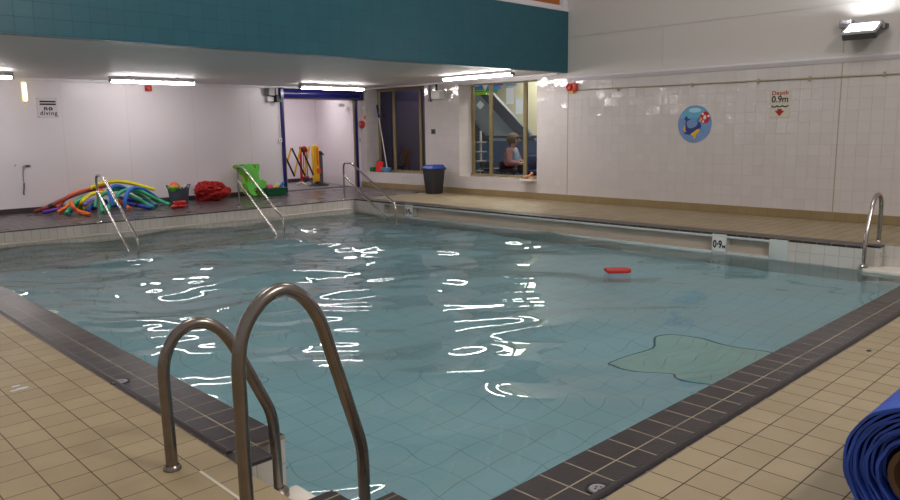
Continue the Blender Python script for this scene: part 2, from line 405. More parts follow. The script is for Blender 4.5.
# far right pool wall with its open overflow channel
SEG = [(3.467, 3.976), (4.164, 9.681), (9.896, 10.485)]
z0, z1 = -.212, -.05
b = bmesh.new()
edges = [NY3-.17] + [v for s in SEG for v in s] + [YC+.05]
for i in range(0, len(edges), 2): box(XD+.003, XD+.16, edges[i], edges[i+1], ZF, -.02, bm=b)
for y0, y1 in SEG: box(XD+.003, XD+.16, y0, y1, ZF, z0, bm=b)
box(DX1+.003, DX1+.1, NY2-.15, NY3-.16, ZF, -.02, bm=b)
box(XDT-.003, XDT+.1, YB-.2, NY3-.1, ZF, -.004, bm=b)
box(XD+.003, XDT, YB-.1, NY0-.17, ZF, -.02, bm=b)
wpr = struct('wall_pool_right', b, 'poolD', label='white tiled pool wall with overflow channel on the far right side')
b = bmesh.new()
for y0, y1 in SEG:
    box(XD+.10, XD+.155, y0, y1, z0-.02, -.02, bm=b)
struct('channel_lining', b, 'recess', wpr)
b = bmesh.new()
for y0, y1 in SEG:
    box(XD-.002, XD+.05, y0-.004, y1+.004, z1, -.02, bev=.006, bm=b)
    box(XD-.004, XD+.035, y0, y1, z0-.05, z0, bev=.006, bm=b)
    box(XD+.02, XD+.12, y0, y1, z0-.06, z0-.02, bm=b)
for y0, y1 in ((3.976, 4.164), (9.681, 9.896)):
    box(XD-.004, XD+.02, y0, y1, -.26, -.008, bev=.006, bm=b)
box(XD-.004, XD+.02, 3.26, 3.467, -.3, -.008, bev=.004, bm=b)
struct('channel_lip', b, 'lip', wpr, smooth=True)
b = bmesh.new()
y = 3.66
while y < 10.4:
    if any(s[0]+.05 < y < s[1]-.05 for s in SEG):
        prism([(-.022, 0), (.022, 0), (0, -.026)], (XD+.09, y, z0+.002), (0, 1, 0), (0, 0, 1), -.1, -.0, bm=b)
    y += .45
struct('channel_notch', b, 'recess', wpr)
# first tread of the entry steps, just above the water, and the steps below it
b = bmesh.new()
box(XAT, XD-.11, YC-.11, YC+.01, -.185, -.158, bev=.01, bm=b)
st = struct('pool_step', b, 'ledgestone', label='white ledge running along the back wall of the pool')
b = bmesh.new(); box(XAT, XD-.12, YC-.09, YC, ZF, -.18, bm=b); struct('riser', b, 'poolC', st)
for k, zz in enumerate((-.38, -.52, -.66, -.80)):
    b = bmesh.new(); box(XAT, XD, YC-.42-.3*k, YC-.08, ZF, zz, bev=.01, bm=b)
    struct('pool_step', b, 'poolC', label='underwater entry step of the pool')
b = bmesh.new(); box(XAT, XA+.03, 1.97, 2.625, -.40, -.225, bev=.008, bm=b)
struct('ladder_ledge', b, 'ledgestone', label='white ledge in the near ladder recess')
b = bmesh.new(); box(XD-.05, XDT, 1.5, NY3-.185, -.40, -.225, bev=.008, bm=b)
struct('ladder_ledge', b, 'ledgestone', label='white ledge in the far right ladder recess')
# light cement joint in the tan tiles by the near ladder
b = bmesh.new(); prism([(-.006, -.9), (.006, -.9), (.006, .0), (-.006, 0)], (1.154, 2.59, 0), (1, 0, 0), (0, 1, 0), 0, .0012, bm=b)
struct('trim_4', b, 'groutpale' if 'groutpale' in M else 'signpale', label='pale cement joint in the tan deck by the ladder')

# ---- right wall (x = XW) with two deep window recesses
WZ0, WZ1 = .355, 2.21
W1 = (11.62, 13.634); W2 = (8.608, 10.61)
ZT = 2.15
XFR = 10.94
b = bmesh.new()
def wall_block(y0, y1, z0, z1): box(XW, XFR+.06, y0, y1, z0, z1, bm=b)
wall_block(W1[1], YN+.3, 0, ZS+.02); wall_block(W2[1], W1[0], 0, ZS+.02)
wall_block(W1[0], W1[1], 0, WZ0); wall_block(W2[0], W2[1], 0, WZ0)
wall_block(W1[0], W1[1], WZ1, ZS+.02); wall_block(W2[0], W2[1], WZ1, ZS+.02)
wall_block(YG, W2[0], 0, ZS+.02); box(XW, XFR+.06, -3, YG, 0, ZT, bm=b)
struct('wall_right', b, 'wallW', label='white glazed tile wall on the right')
b = bmesh.new(); box(XW+.004, XFR+.06, -3, YG+3, ZT, 6.2, bm=b); struct('wall_right_upper', b, 'upper', label='painted wall above the white tiles')
b = bmesh.new(); box(XW-.012, XW+.01, -3, YN, 0, .118, bev=.004, bm=b, seg=1); struct('baseboard_right', b, 'skirt', label='tan tile skirting along the right wall')
b = bmesh.new(); prism([(0, -.02), (.012, -.02), (.04, .03), (.04, .05), (0, .062)], (XW+.003, YG, 2.10), (-1, 0, 0), (0, 0, 1), -11, 0, bm=b)
struct('trim_5', b, 'white_trim', label='white ledge capping the tiled wall')
b = bmesh.new(); tube([(XW-.012, YG-.22, 1.925), (XW-.012, -3, 1.855)], .009, 8, bm=b)
for yy in (6.9, 5.6, 4.6, 3.9, 3.0, 2.2): box(XW-.024, XW, yy-.012, yy+.012, 1.87, 1.93, bm=b)
tag(obj('conduit', b, 'joint', smooth=True), 'thin beige conduit running along the upper edge of the white tiled wall', 'conduit')
b = bmesh.new(); box(XW-.004, XW+.01, YG-.022, YG-.010, 0, 2.14, bm=b); box(XW-.003, XW+.01, 3.50, 3.512, 0, 2.14, bm=b)
struct('trim_6', b, 'joint', label='vertical movement joints in the tiled wall')
b = bmesh.new(); box(XW-.002, XW+.01, -3, YG, 2.815, 2.821, bm=b)
for yy in (6.12, 3.52, 2.88): box(XW-.002, XW+.01, yy-.003, yy+.003, 2.2, 2.82 if yy != 3.52 else 2.35, bm=b)
struct('trim_7', b, 'groove', label='board seams in the painted upper wall')

# window frames and panes
def window(name, mull, y0, y1, label):
    b = bmesh.new(); d = .03
    for a, c in mull: box(XFR-.012, XFR+d, a, c, WZ0, WZ1, bev=.006, bm=b, seg=1)
    box(XFR-.04, XFR+d, y0, y1, WZ0-.002, WZ0+.04, bev=.006, bm=b, seg=1); box(XFR-.03, XFR+d, y0, y1, WZ1-.05, WZ1, bev=.006, bm=b, seg=1)
    w = struct(name, b, 'cream_metal', label=label)
    prev = y0
    for a, c in sorted(mull)+[(y1, y1)]:
        if a-prev > .03:
            g = bmesh.new(); box(XFR+.012, XFR+.018, prev, a, WZ0+.03, WZ1-.04, bm=g); p = obj('pane', g, 'glass', w); p['kind'] = 'structure'
        prev = c
    return w
window('window_1', [(13.56, 13.634), (13.01, 13.10), (12.12, 12.205), (11.62, 11.65)], W1[0], W1[1], 'bronze framed window looking into a dark purple room')
window('window_2', [(10.535, 10.61), (10.035, 10.12), (9.15, 9.235), (8.608, 8.63)], W2[0], W2[1], 'bronze framed window looking into the lobby')

# ---- far wall (y = YN) with the shutter doorway
DX0, DXR, DZ = 8.545, 10.40, 1.985
b = bmesh.new(); box(-14, DX0, YN, YN+.14, 0, ZS+.02, bm=b); box(DX0, DXR, YN, YN+.14, DZ, ZS+.02, bm=b); box(DXR, XW, YN, YN+.14, 0, ZS+.02, bm=b)
struct('wall_back', b, 'panel', label='white panelled wall behind the dark deck')
b = bmesh.new()
for xx in (1.7, 2.95, 4.20, 5.30, 6.55, 7.75): box(xx-.002, xx+.002, YN-.0015, YN+.01, .1, ZS, bm=b)
struct('trim_8', b, 'groove', label='vertical seams between the wall panels')
b = bmesh.new(); box(-14, 8.46, YN-.012, YN+.01, 0, .085, bm=b); struct('baseboard_back', b, 'skirtdark', label='dark tile skirting below the panelled wall')
b = bmesh.new(); box(-14, XW, YN-.03, YN+.01, ZS-.05, ZS+.01, bev=.006, bm=b, seg=1); struct('trim_9', b, 'white_trim', label='white trim between back wall and soffit')
b = bmesh.new(); box(XW-.03, XW+.01, YG+.2, YN, ZS-.035, ZS+.01, bev=.005, bm=b, seg=1); struct('trim_10', b, 'white_trim', label='white trim between right wall and soffit')
# soffit and gallery
b = bmesh.new(); box(-14, XW+.05, YG+.01, YN+.1, ZS, ZS+.2, bm=b); struct('ceiling', b, 'soffit', label='white soffit under the gallery')
b = bmesh.new(); box(-14, XW+.002, YG, YG+.12, ZS-.012, 3.235, bm=b); struct('wall_gallery', b, 'teal', label='teal tiled gallery front')
b = bmesh.new(); box(-14, XW+.002, YG-.015, YG+.14, 3.235, 3.275, bev=.006, bm=b, seg=1)
x = 10.45
while x > -4:
    box(x-.06 if x < 10.4 else x-.03, x+.06 if x < 10.4 else x+.12, YG+.01, YG+.13, 3.27, 4.5, bm=b); x -= 1.09
box(-14, XW, YG+.01, YG+.13, 4.5, 4.58, bm=b); box(-14, XW, YG+.02, YG+.12, 3.27, 3.33, bm=b)
struct('trim_11', b, 'white_trim', label='white framing above the teal gallery front')
b = bmesh.new(); box(-14, XW, YG+.07, YG+.10, 3.3, 4.5, bm=b); struct('wall_gallery_panel', b, 'orangewood', label='orange wood panels in the white gallery framing')
b = bmesh.new(); box(-14, XW, YG+.05, YG+.2, 4.58, 6.2, bm=b); struct('wall_gallery_upper', b, 'upper', label='painted wall above the gallery')

# ---- room behind the doorway
b = bmesh.new(); box(7.9, 11.6, YN+.0, 18, -.12, -.001, bm=b); struct('floor', b, 'corrfloor', label='grey floor of the store behind the doorway')
b = bmesh.new()
prism([(10.44, YN+.14), (10.52, YN+.14), (11.22, 16.55), (11.14, 16.55)], (0, 0, 0), (1, 0, 0), (0, 1, 0), 0, 2.6, bm=b)
struct('wall_store_right', b, 'panel', label='right wall of the store')
b = bmesh.new(); prism([(7.9, 17.0), (11.24, 16.40), (11.24, 16.5), (7.9, 17.1)], (0, 0, 0), (1, 0, 0), (0, 1, 0), 0, 2.6, bm=b)
struct('wall_store_back', b, 'panel', label='back wall of the store')
b = bmesh.new(); prism([(7.9, 16.985), (11.12, 16.39), (11.12, 16.41), (7.9, 17.01)], (0, 0, 0), (1, 0, 0), (0, 1, 0), 0, .09, bm=b)
struct('baseboard_store', b, 'skirtdark', label='dark skirting in the store')
b = bmesh.new(); box(7.8, 7.9, YN+.14, 17.1, 0, 2.6, bm=b); struct('wall_store_left', b, 'panel', label='left wall of the store')
b = bmesh.new(); box(7.8, 11.3, YN+.14, 17.1, 2.6, 2.7, bm=b); struct('ceiling', b, 'soffit', label='ceiling of the store')
b = bmesh.new(); box(8.55, 10.4, YN+.0, YN+.42, -.001, .006, bm=b)
tag(obj('door_mat', b, 'mat'), 'dark rubber mat lying across the threshold of the shutter doorway', 'mat')
b = bmesh.new(); box(8.3, 10.47, YN-.03, YN, 0, .003, bm=b); struct('trim_12', b, 'white_trim', label='pale threshold strip of the shutter doorway')

# shutter doorway parts
d = bmesh.new(); box(8.475, 8.535, YN-.05, YN+.02, 0, DZ+.02, bev=.006, bm=d, seg=1); box(10.405, 10.475, YN-.05, YN+.02, 0, DZ+.02, bev=.006, bm=d, seg=1)
dr = struct('door_1', d, 'navy', label='navy blue roller shutter doorway')
b = bmesh.new(); box(8.535, 8.556, YN-.03, YN+.02, 0, DZ, bm=b); box(10.385, 10.405, YN-.03, YN+.02, 0, DZ, bm=b); box(8.54, 10.4, YN-.02, YN+.14, DZ-.01, DZ+.012, bm=b)
struct('door_lining', b, 'cream_metal', dr)
b = bmesh.new(); box(10.485, 10.505, YN-.03, YN, 0, DZ-.7, bm=b); struct('door_trim', b, 'white_trim', dr)
b = bmesh.new(); lathe([(0, 8.42), (.105, 8.42), (.105, 10.46), (0, 10.46)], (0, YN-.12, 2.085), 28, 'X', bm=b)
box(8.42, 10.46, YN-.12, YN, 1.985, 2.19, bm=b)
struct('shutter_box', b, 'navy', dr, smooth=True)
b = bmesh.new(); box(8.36, 8.44, YN-.24, YN, 1.97, 2.2, bev=.01, bm=b); box(10.44, 10.50, YN-.24, YN, 1.97, 2.2, bev=.01, bm=b); struct('shutter_end_plate', b, 'navy', dr)

# ---- lobby and dark room behind the windows
b = bmesh.new(); box(XFR+.06, 17, 5.0, 17.5, -.12, -.002, bm=b); struct('floor', b, 'corrfloor', label='floor of the lobby behind the windows')
b = bmesh.new(); box(14.6, 14.7, 5.0, 14.9, 0, 3, bm=b); struct('wall_lobby_back', b, 'corrwall', label='cream back wall of the lobby')
b = bmesh.new(); box(13.2, 13.3, 13.7, 17.5, 0, 3, bm=b); struct('wall_purple_back', b, 'purple', label='dark purple wall behind the left window')
b = bmesh.new(); prism([(XFR+.06, 11.22), (14.65, 14.75), (14.65, 14.9), (XFR+.06, 11.4)], (0, 0, 0), (1, 0, 0), (0, 1, 0), 0, 3, bm=b); struct('wall_lobby_partition', b, 'corrgrey', label='grey partition between the lobby and the dark room')
b = bmesh.new(); box(XFR+.06, 14.7, 17.4, 17.5, 0, 3, bm=b); struct('wall_purple_side', b, 'purple', label='dark side wall behind the left window')
b = bmesh.new(); box(XFR+.06, 14.7, 5.0, 17.5, 3, 3.1, bm=b); struct('ceiling', b, 'corrgrey', label='grey ceiling of the lobby')
b = bmesh.new(); box(XFR+.06, 14.7, 5.0, 5.1, 0, 3, bm=b); struct('wall_lobby_side', b, 'corrwall', label='cream side wall of the lobby')

# ================================================================ WATER
nx, ny = 300, 400
xs = np.linspace(1.285, 8.70, nx); ys = np.linspace(1.50, 11.50, ny)
Xg, Yg = np.meshgrid(xs, ys)
rs = np.random.RandomState(11)
Zg = np.zeros_like(Xg)
for i in range(56):
    lam = .30*(2.2/.30)**rs.rand(); th = .8+rs.randn()*.85; k = 2*PI/lam
    a = WAVE*(lam**1.15)*(.5+rs.rand())
    wx = Xg+.10*np.sin(1.3*Yg+rs.rand()*6); wy = Yg+.10*np.sin(1.1*Xg+rs.rand()*6)
    Zg += a*np.sin(k*(wx*math.cos(th)+wy*math.sin(th))+rs.rand()*6.28)
Zg += .0011*(1/(1+np.exp(-(Yg-9.3)*2.2)))*np.sin(2*PI*(Yg+.06*np.sin(1.7*Xg))/.34)
for i in range(14):
    lam = .16+.02*i; th = .8+rs.randn()*.6; k = 2*PI/lam
    Zg += .003*lam**1.2*(1/(1+np.exp(-(Yg-.35*Xg-4.5)*1.3)))*np.sin(k*(Xg*math.cos(th)+Yg*math.sin(th)+.04*np.sin(3*Xg+2*Yg))+rs.rand()*6.28)
calm = 1/(1+np.exp(-((Yg-3.2)*.55-(Xg-5.2)*.75)))          # choppier near the entry steps than by the right edge
Zg = ZW+Zg*(.45+.75*calm)
co = np.stack([Xg, Yg, Zg], -1).reshape(-1, 3)
idx = np.arange(nx*ny).reshape(ny, nx)
inside = ((Xg > XA-.03) & (Xg < XD+.03) & (Yg > YB-.04) & (Yg < YC-.05)) | ((Xg > XAT-.03) & (Xg < XA+.1) & (Yg > NY0-.04) & (Yg < NY3+.04)) | ((Xg > XD-.05) & (Yg > YB) & (Yg < NY3-.14))
q = np.stack([idx[:-1, :-1], idx[:-1, 1:], idx[1:, 1:], idx[1:, :-1]], -1)[inside[:-1, :-1] & inside[1:, 1:]].reshape(-1, 4)
me = bpy.data.meshes.new('pool_water'); me.vertices.add(len(co)); me.vertices.foreach_set('co', co.ravel().astype('f'))
me.loops.add(q.size); me.loops.foreach_set('vertex_index', q.ravel().astype('i')); me.polygons.add(len(q))
me.polygons.foreach_set('loop_start', np.arange(0, q.size, 4, dtype='i'))
me.update(calc_edges=True); me.shade_smooth(); me.materials.append(M['water'])
wo = bpy.data.objects.new('pool_water', me); C.objects.link(wo)
wo['label'] = 'clear rippled pale blue water filling the swimming pool'; wo['category'] = 'water'; wo['kind'] = 'stuff'

# floor mosaic seen through the water
t = thing('floor_mosaic', 'pale green mosaic with dark outline on the pool floor seen through the water', 'mosaic', (5.1, 2.5, ZF))
out = [(4.58, 3.02), (4.93, 3.06), (5.20, 3.02), (5.39, 3.10), (5.54, 2.96), (5.61, 2.48), (5.62, 2.2), (5.5, 1.95), (5.1, 1.9), (4.75, 2.0), (4.63, 2.27), (4.60, 2.45), (4.69, 2.55), (4.62, 2.78)]
sm = smooth_path([(x, y, ZF) for x, y in out+out[:1]], 5)
b = bmesh.new(); prism([(p.x, p.y) for p in sm[:-1]], (0, 0, ZF), (1, 0, 0), (0, 1, 0), 0, .006, bm=b); obj('mosaic_field', b, 'mosaic', t)
b = bmesh.new(); tube([(p.x, p.y, ZF+.004) for p in sm], .009, 6, bm=b, cap=False); obj('outline', b, 'mosaicline', t)
b = bmesh.new()
for k in range(9):
    y0 = 2.05+.11*k; tube(smooth_path([(4.75, y0, ZF+.005), (5.0, y0+.04, ZF+.005), (5.3, y0-.02, ZF+.005), (5.55, y0+.03, ZF+.005)], 4), .003, 5, bm=b)
obj('stripe', b, 'lip', t)
# ================================================================ THINGS
def ys(v): return v
# ---- grab rails at the two ladder recesses
def grab_rail(label, path, y, foot, mname='steel_worn', r=.0228):
    t = thing('grab_rail', label, 'rail', (path[0][0], y, 0), 'pool grab rails')
    if len(path[0]) == 2: path = [(x, y, z) for x, z in path]
    P = rounded(path, .05, 5)
    b = tube(P, r, 18); obj('rail_tube', b, mname, t, True)
    for (x, y, z) in (path[0], path[-1]):
        b = bmesh.new(); lathe([(0, 0), (.034, 0), (.034, .006), (.029, .016), (.0255, .02), (.0235, .02)] if z == 0 else [(0, 0), (.046, 0), (.046, .022), (.036, .034), (.0285, .04), (.0235, .04)], (x, y, z), 24, bm=b)
        obj('foot_flange', b, mname, t, True)
    return t
low = [(1.088, 2.685, 0), (1.082, 2.685, 0.403), (1.097, 2.682, 0.469), (1.134, 2.674, 0.531), (1.185, 2.662, 0.564), (1.24, 2.649, 0.565), (1.293, 2.636, 0.532), (1.337, 2.625, 0.467), (1.47, 2.593, 0.159), (1.48, 2.59, 0.098), (1.485, 2.59, -0.065), (1.485, 2.59, -0.225)]
grab_rail('lower curved steel grab rail at the near ladder recess, beside the black coping end', low, 2.685, (1.492, -.225))
high = [(1.072, 0), (1.070, .55), (1.084, .645), (1.122, .715), (1.180, .765), (1.243, .782), (1.305, .755), (1.352, .700), (1.385, .640), (1.533, .170), (1.543, .11), (1.544, .05), (1.544, -.225)]
grab_rail('taller curved steel grab rail in front, nearest the camera at the near ladder recess', high, 2.07, (1.534, -.225))
far = [(8.965, 0), (8.965, .38), (8.945, .46), (8.900, .512), (8.835, .535), (8.77, .525), (8.71, .49), (8.655, .42), (8.60, .30), (8.53, .13), (8.505, 0), (8.505, -.225)]
grab_rail('curved steel grab rail in the far right pool edge below the tiled wall', far, 2.475, (8.505, -.225), 'steel')

# ---- long sloping handrails at the entry steps
def hand_rail(label, A, B, top, knee):
    t = thing('step_handrail', label, 'handrail', (A[0], A[1], 0), 'handrails at the entry steps')
    A = Vector((A[0], A[1], 0)); B = Vector((B[0], B[1], 0)); D = (B-A); Ln = D.length; D.normalize()
    def pt(s, z): v = A+D*s; return (v.x, v.y, z)
    P = rounded([pt(0, 0), pt(0, top), pt(.36, top), pt(Ln-.03, knee+.02), pt(Ln, knee-.06), pt(Ln+.005, -.62)], .12, 7)
    obj('top_rail', tube(P, .0175, 14), 'steel', t, True)
    sl = (knee-top)/(Ln-.36); s2 = Ln-.30
    P = [pt(.012, top-.24), pt(s2*.5, top-.24+sl*s2*.5), pt(s2, top-.24+sl*s2)]
    obj('lower_rail', tube(P, .0165, 12), 'steel', t, True)
    P = [pt(s2, top-.24+sl*s2), pt(s2+.03, -.5)]
    b = bmesh.new(); lathe([(0, 0), (.045, 0), (.042, .01), (.023, .02)], A, 20, bm=b); obj('base_flange', b, 'steel', t, True)
    return t
hand_rail('left handrail sloping into the pool, in front of the swimming noodles', (3.843, 11.43), (3.665, 9.576), .70, -.06)
hand_rail('middle handrail sloping into the pool, in front of the green frog floats', (6.305, 11.78), (5.873, 9.66), .70, -.02)
hand_rail('right handrail sloping into the pool, by the far pool corner', (8.287, 11.41), (7.909, 9.46), .70, .05)

# ---- fluorescent battens and bulkhead light
def batten(label, x0, x1, y0, y1, name='strip_light', dz=0):
    cx, cy = (x0+x1)/2, (y0+y1)/2; t = thing(name, label, 'light', (cx, cy, ZS-.085), 'fluorescent strip lights under the gallery')
    ln = max(x1-x0, y1-y0); al = x1-x0 > y1-y0
    def bx(a0, a1, w, z0, z1, bev, bm=None):
        return box(cx+a0, cx+a1, cy-w, cy+w, z0, z1, bev, bm) if al else box(cx-w, cx+w, cy+a0, cy+a1, z0, z1, bev, bm)
    h = ln/2; zb = ZS-dz
    ho = obj('housing', bx(-h, h, .055, zb-.045, ZS-.012, .008), 'lgrey', t)
    obj('diffuser', bx(-h+.02, h-.02, .05, zb-.085, zb-.043, .016), 'tube', t, True)
    for s in (-1, 1): obj('end_cap', bx(s*h-.02 if s > 0 else -h, h if s > 0 else -h+.02, .054, zb-.083, zb-.04, .006), 'grey', ho)
    obj('mounting_block', bx(-h*.6, -h*.6+.05, .02, ZS-.014, ZS, 0), 'dgrey', ho); obj('mounting_block', bx(h*.6-.05, h*.6, .02, ZS-.014, ZS, 0), 'dgrey', ho)
    return t
batten('lit strip light at the left edge, beside the vertical yellow bulkhead light', 1.61, 3.2, 12.60, 12.70, dz=.03)
batten('lit strip light above the swimming noodles and the red sounder', 4.60, 6.05, 12.60, 12.70, dz=.03)
batten('lit strip light above the navy blue shutter box of the doorway', 8.22, 9.78, 12.60, 12.70, dz=.03)
batten('lit strip light running along the windowed wall above the blue lidded bin', 9.37, 9.47, 8.18, 9.82)
for x0_ in (-1.5, -4.6, -8.2, -11.8):      # the row goes on to the left, outside the picture
    s_ = struct('ceiling_light', box(x0_, x0_+1.54, 12.60, 12.70, ZS-.075, ZS-.012, .006), 'lgrey', label='strip light further along the soffit')
    struct('diffuser', box(x0_+.02, x0_+1.52, 12.60, 12.70, ZS-.115, ZS-.073, .014), 'tube', s_)
t = thing('bulkhead_light', 'small upright bulkhead light glowing yellow on the panelled wall', 'light', (3.645, YN, 1.83))
obj('base', box(3.60, 3.69, YN-.03, YN, 1.83, 2.165, .008), 'bulkrim', t)
obj('diffuser', box(3.612, 3.678, YN-.07, YN-.03, 1.85, 2.145, .018), 'bulk', t, True)
obj('clip', box(3.635, 3.655, YN-.05, YN-.005, 1.80, 1.835, .003), 'bulkrim', t); obj('clip', box(3.635, 3.655, YN-.05, YN-.005, 2.16, 2.19, .003), 'bulkrim', t)

# ---- far wall: signs and small equipment
t = thing('no_diving_sign', 'clear square sign reading no diving on the panelled wall', 'sign', (3.977, YN, 1.57))
obj('board', box(3.815, 4.14, YN-.012, YN-.004, 1.575, 1.915, .003), 'signclear', t)
b = box(3.86, 4.11, YN-.015, YN-.011, 1.832, 1.860); box(3.86, 4.11, YN-.015, YN-.011, 1.788, 1.816, 0, b); obj('header_bar', b, 'blacktext', t)
text('no', 'no', .10, 'blacktext', (3.985, YN-.014, 1.735), parent=t, bold=.0045, sx=1.15, space=1.25, **WN)
text('diving', 'diving', .095, 'blacktext', (3.985, YN-.014, 1.652), parent=t, bold=.0012, sx=1.05, space=1.15, **WN)
for xx in (3.835, 4.12):
    for zz in (1.595, 1.895): obj('screw', lathe([(0, -.004), (.006, -.003), (.007, 0)], (xx, YN-.012, zz), 10, 'Y'), 'grey', t)
t = thing('wall_hook', 'small dark hook with a wire hanging down the panelled wall at the left', 'hook', (3.52, YN, .3))
obj('hook', box(3.55, 3.615, YN-.03, YN, .765, .80, .008), 'dgrey', t)
obj('wire', tube(smooth_path([(3.56, YN-.02, .785), (3.515, YN-.02, .77), (3.497, YN-.015, .6), (3.50, YN-.015, .46), (3.478, YN-.015, .32)], 6), .005, 6), 'dgrey', t)
obj('clip', tube([(3.50, YN-.018, .50), (3.492, YN-.02, .42), (3.475, YN-.018, .31), (3.492, YN-.018, .31)], .011, 8), 'dgrey', t)
obj('stud', lathe([(0, -.012), (.012, -.01), (.012, 0)], (3.40, YN, .80), 10, 'Y'), 'grey', t)
t = thing('alarm_sounder', 'small red alarm sounder high on the panelled wall behind a strip light', 'alarm', (5.70, YN, 2.06), 'red alarm sounders')
obj('body', box(5.645, 5.76, YN-.08, YN, 2.06, 2.165, .018), 'red', t, True)
obj('horn', lathe([(.0, -.105), (.035, -.10), (.042, -.08)], (5.70, YN, 2.11), 18, 'Y'), 'redalarm', t)
t = thing('shutter_motor', 'grey and black motor unit at the left end of the blue shutter box', 'motor', (8.3, YN, 1.9))
obj('motor_case', box(8.13, 8.28, YN-.16, YN, 2.03, 2.19, .012), 'grey', t)
obj('bracket', box(8.29, 8.40, YN-.2, YN-.01, 1.90, 2.04, .006), 'black', t)
obj('cover', box(8.30, 8.37, YN-.16, YN-.01, 2.05, 2.19, .008), 'lgrey', t)
t = thing('junction_box', 'small white junction box with a loose cable under the shutter motor', 'box', (8.2, YN, 1.92))
obj('case', box(8.14, 8.30, YN-.08, YN, 1.91, 2.01, .01), 'white', t)
obj('cable', tube(smooth_path([(8.24, YN-.04, 1.91), (8.25, YN-.04, 1.86), (8.29, YN-.04, 1.84), (8.33, YN-.04, 1.87)], 6), .004, 6), 'grey', t)
t = thing('shutter_switch', 'white switch box beside the left post of the shutter doorway', 'switch', (8.42, YN, 1.08))
obj('case', box(8.385, 8.465, YN-.05, YN, 1.075, 1.16, .01), 'white', t)
obj('button', lathe([(0, -.062), (.015, -.06), (.015, -.05)], (8.425, YN, 1.115), 14, 'Y'), 'dgrey', t)
obj('cable', tube([(8.43, YN-.01, 1.16), (8.43, YN-.01, 1.97)], .005, 6), 'lgrey', t)
t = thing('fire_bell', 'round red fire bell in the corner to the right of the doorway', 'alarm', (XW, 13.76, 1.36))
obj('gong', lathe([(0, -.075), (.05, -.07), (.085, -.045), (.092, -.01), (.092, 0)], (XW, 13.755, 1.43), 24, 'X'), 'red', t, True)
obj('plate', lathe([(0, -.082), (.03, -.08), (.03, -.074)], (XW, 13.755, 1.43), 16, 'X'), 'lgrey', t)
tag(obj('alarm_notice', box(XW-.008, XW, 13.625, 13.695, 1.545, 1.625, .002), 'orange'), 'small orange square notice above the fire bell', 'sign')
t = thing('conduit', 'thin conduit running up the corner above the fire bell', 'conduit', (XW, 13.75, 1.5))
obj('pipe', tube([(XW-.01, 13.77, 1.5), (XW-.01, 13.77, 1.78), (XW-.01, 13.66, 1.80)], .006, 6), 'lgrey', t)
obj('box', box(XW-.04, XW, 13.62, 13.69, 1.77, 1.83, .005), 'white', t)
t = thing('key_switch', 'grey key switch low on the post to the right of the shutter doorway', 'switch', (10.53, YN, 1.0))
obj('case', box(10.51, 10.56, YN-.03, YN, 1.03, 1.12, .006), 'lgrey', t)
obj('lock', lathe([(0, -.04), (.01, -.038), (.01, -.03)], (10.535, YN, 1.085), 10, 'Y'), 'dgrey', t)

# ---- right wall equipment and signs
t = thing('speaker', 'white box speaker on the tiles between the two windows', 'speaker', (XW, 11.19, 1.9))
obj('case', box(XW-.16, XW, 10.99, 11.25, 1.90, 2.07, .012), 'white', t)
obj('bracket', box(XW-.11, XW-.07, 11.14, 11.17, 2.06, 2.20, .003), 'black', t)
obj('grille', box(XW-.165, XW-.158, 11.01, 11.23, 1.915, 2.055, .003), 'white', t)
b = tube([(XW-.02, 11.44, 2.2), (XW-.02, 11.44, 1.92)], .02, 10); box(XW-.05, XW, 11.40, 11.47, 1.86, 1.94, .006, b)
tag(obj('conduit', b, 'grey'), 'short grey conduit stub beside the white speaker', 'conduit')
t = thing('light_switch', 'dark square switch plate on the tiles above the bin', 'switch', (XW, 11.37, 1.2))
obj('plate', box(XW-.014, XW, 11.30, 11.42, 1.20, 1.30, .004), 'dgrey', t); obj('rocker', box(XW-.02, XW-.012, 11.335, 11.385, 1.225, 1.275, .003), 'black', t)
t = thing('alarm_sounder', 'orange red alarm sounder with amber lens on the tiles below the teal corner', 'alarm', (XW, 7.80, 1.88), 'red alarm sounders')
obj('body', box(XW-.07, XW, 7.71, 7.905, 1.91, 2.045, .012), 'redalarm', t, True)
obj('horn', lathe([(0, -.075), (.03, -.08), (.048, -.10), (.052, -.10), (.052, -.07)], (XW, 7.845, 1.98), 20, 'X'), 'red', t, True)
obj('lens', box(XW-.055, XW-.01, 7.78, 7.86, 1.875, 1.912, .006), 'yellow', t)
obj('pipe', tube([(XW-.01, 7.79, 2.04), (XW-.01, 7.79, 2.15)], .008, 8), 'joint', t)

# dolphin disc
t = thing('dolphin_disc', 'round blue wall disc with a leaping whale balancing a red and white ball', 'sign', (XW, 5.545, 1.04))
CY, CZ, R = 5.545, 1.318, .272
def wdisc(poly, d0, d1, m, name): return obj(name, prism(poly, (XW, CY, CZ), (0, -1, 0), (0, 0, 1), d0, d1), m, t)
wdisc(circle(R, 48, ry=.278), .002, .008, mat('disc_blue', '#6f8fc0', .25), 'disc')
wdisc([(R*.93*math.cos(a), .278*.93*math.sin(a)) for a in np.linspace(.35, PI-.35, 24)], .008, .0088, mat('disc_sky', '#5fa8c8', .25), 'upper_band')
wdisc(circle(.10, 24, cx=0, cy=.205, ry=.035), .0088, .0092, mat('disc_light', '#9fcfe0', .25), 'light_patch')
wh = [(-.155, .105), (-.125, .125), (-.115, .085), (-.06, .075), (-.095, .055), (-.125, .04), (-.125, -.015), (-.10, -.055), (-.055, -.065), (0, -.05), (.045, -.015), (.06, .03), (.085, .03), (.105, .005), (.115, -.03), (.095, -.085), (.05, -.13), (-.01, -.16), (-.075, -.165), (-.13, -.15), (-.165, -.155), (-.155, -.12), (-.14, -.06), (-.145, .0), (-.14, .05), (-.17, .08)]
wdisc(wh, .009, .0105, mat('whale_blue', '#20387f', .3), 'whale')
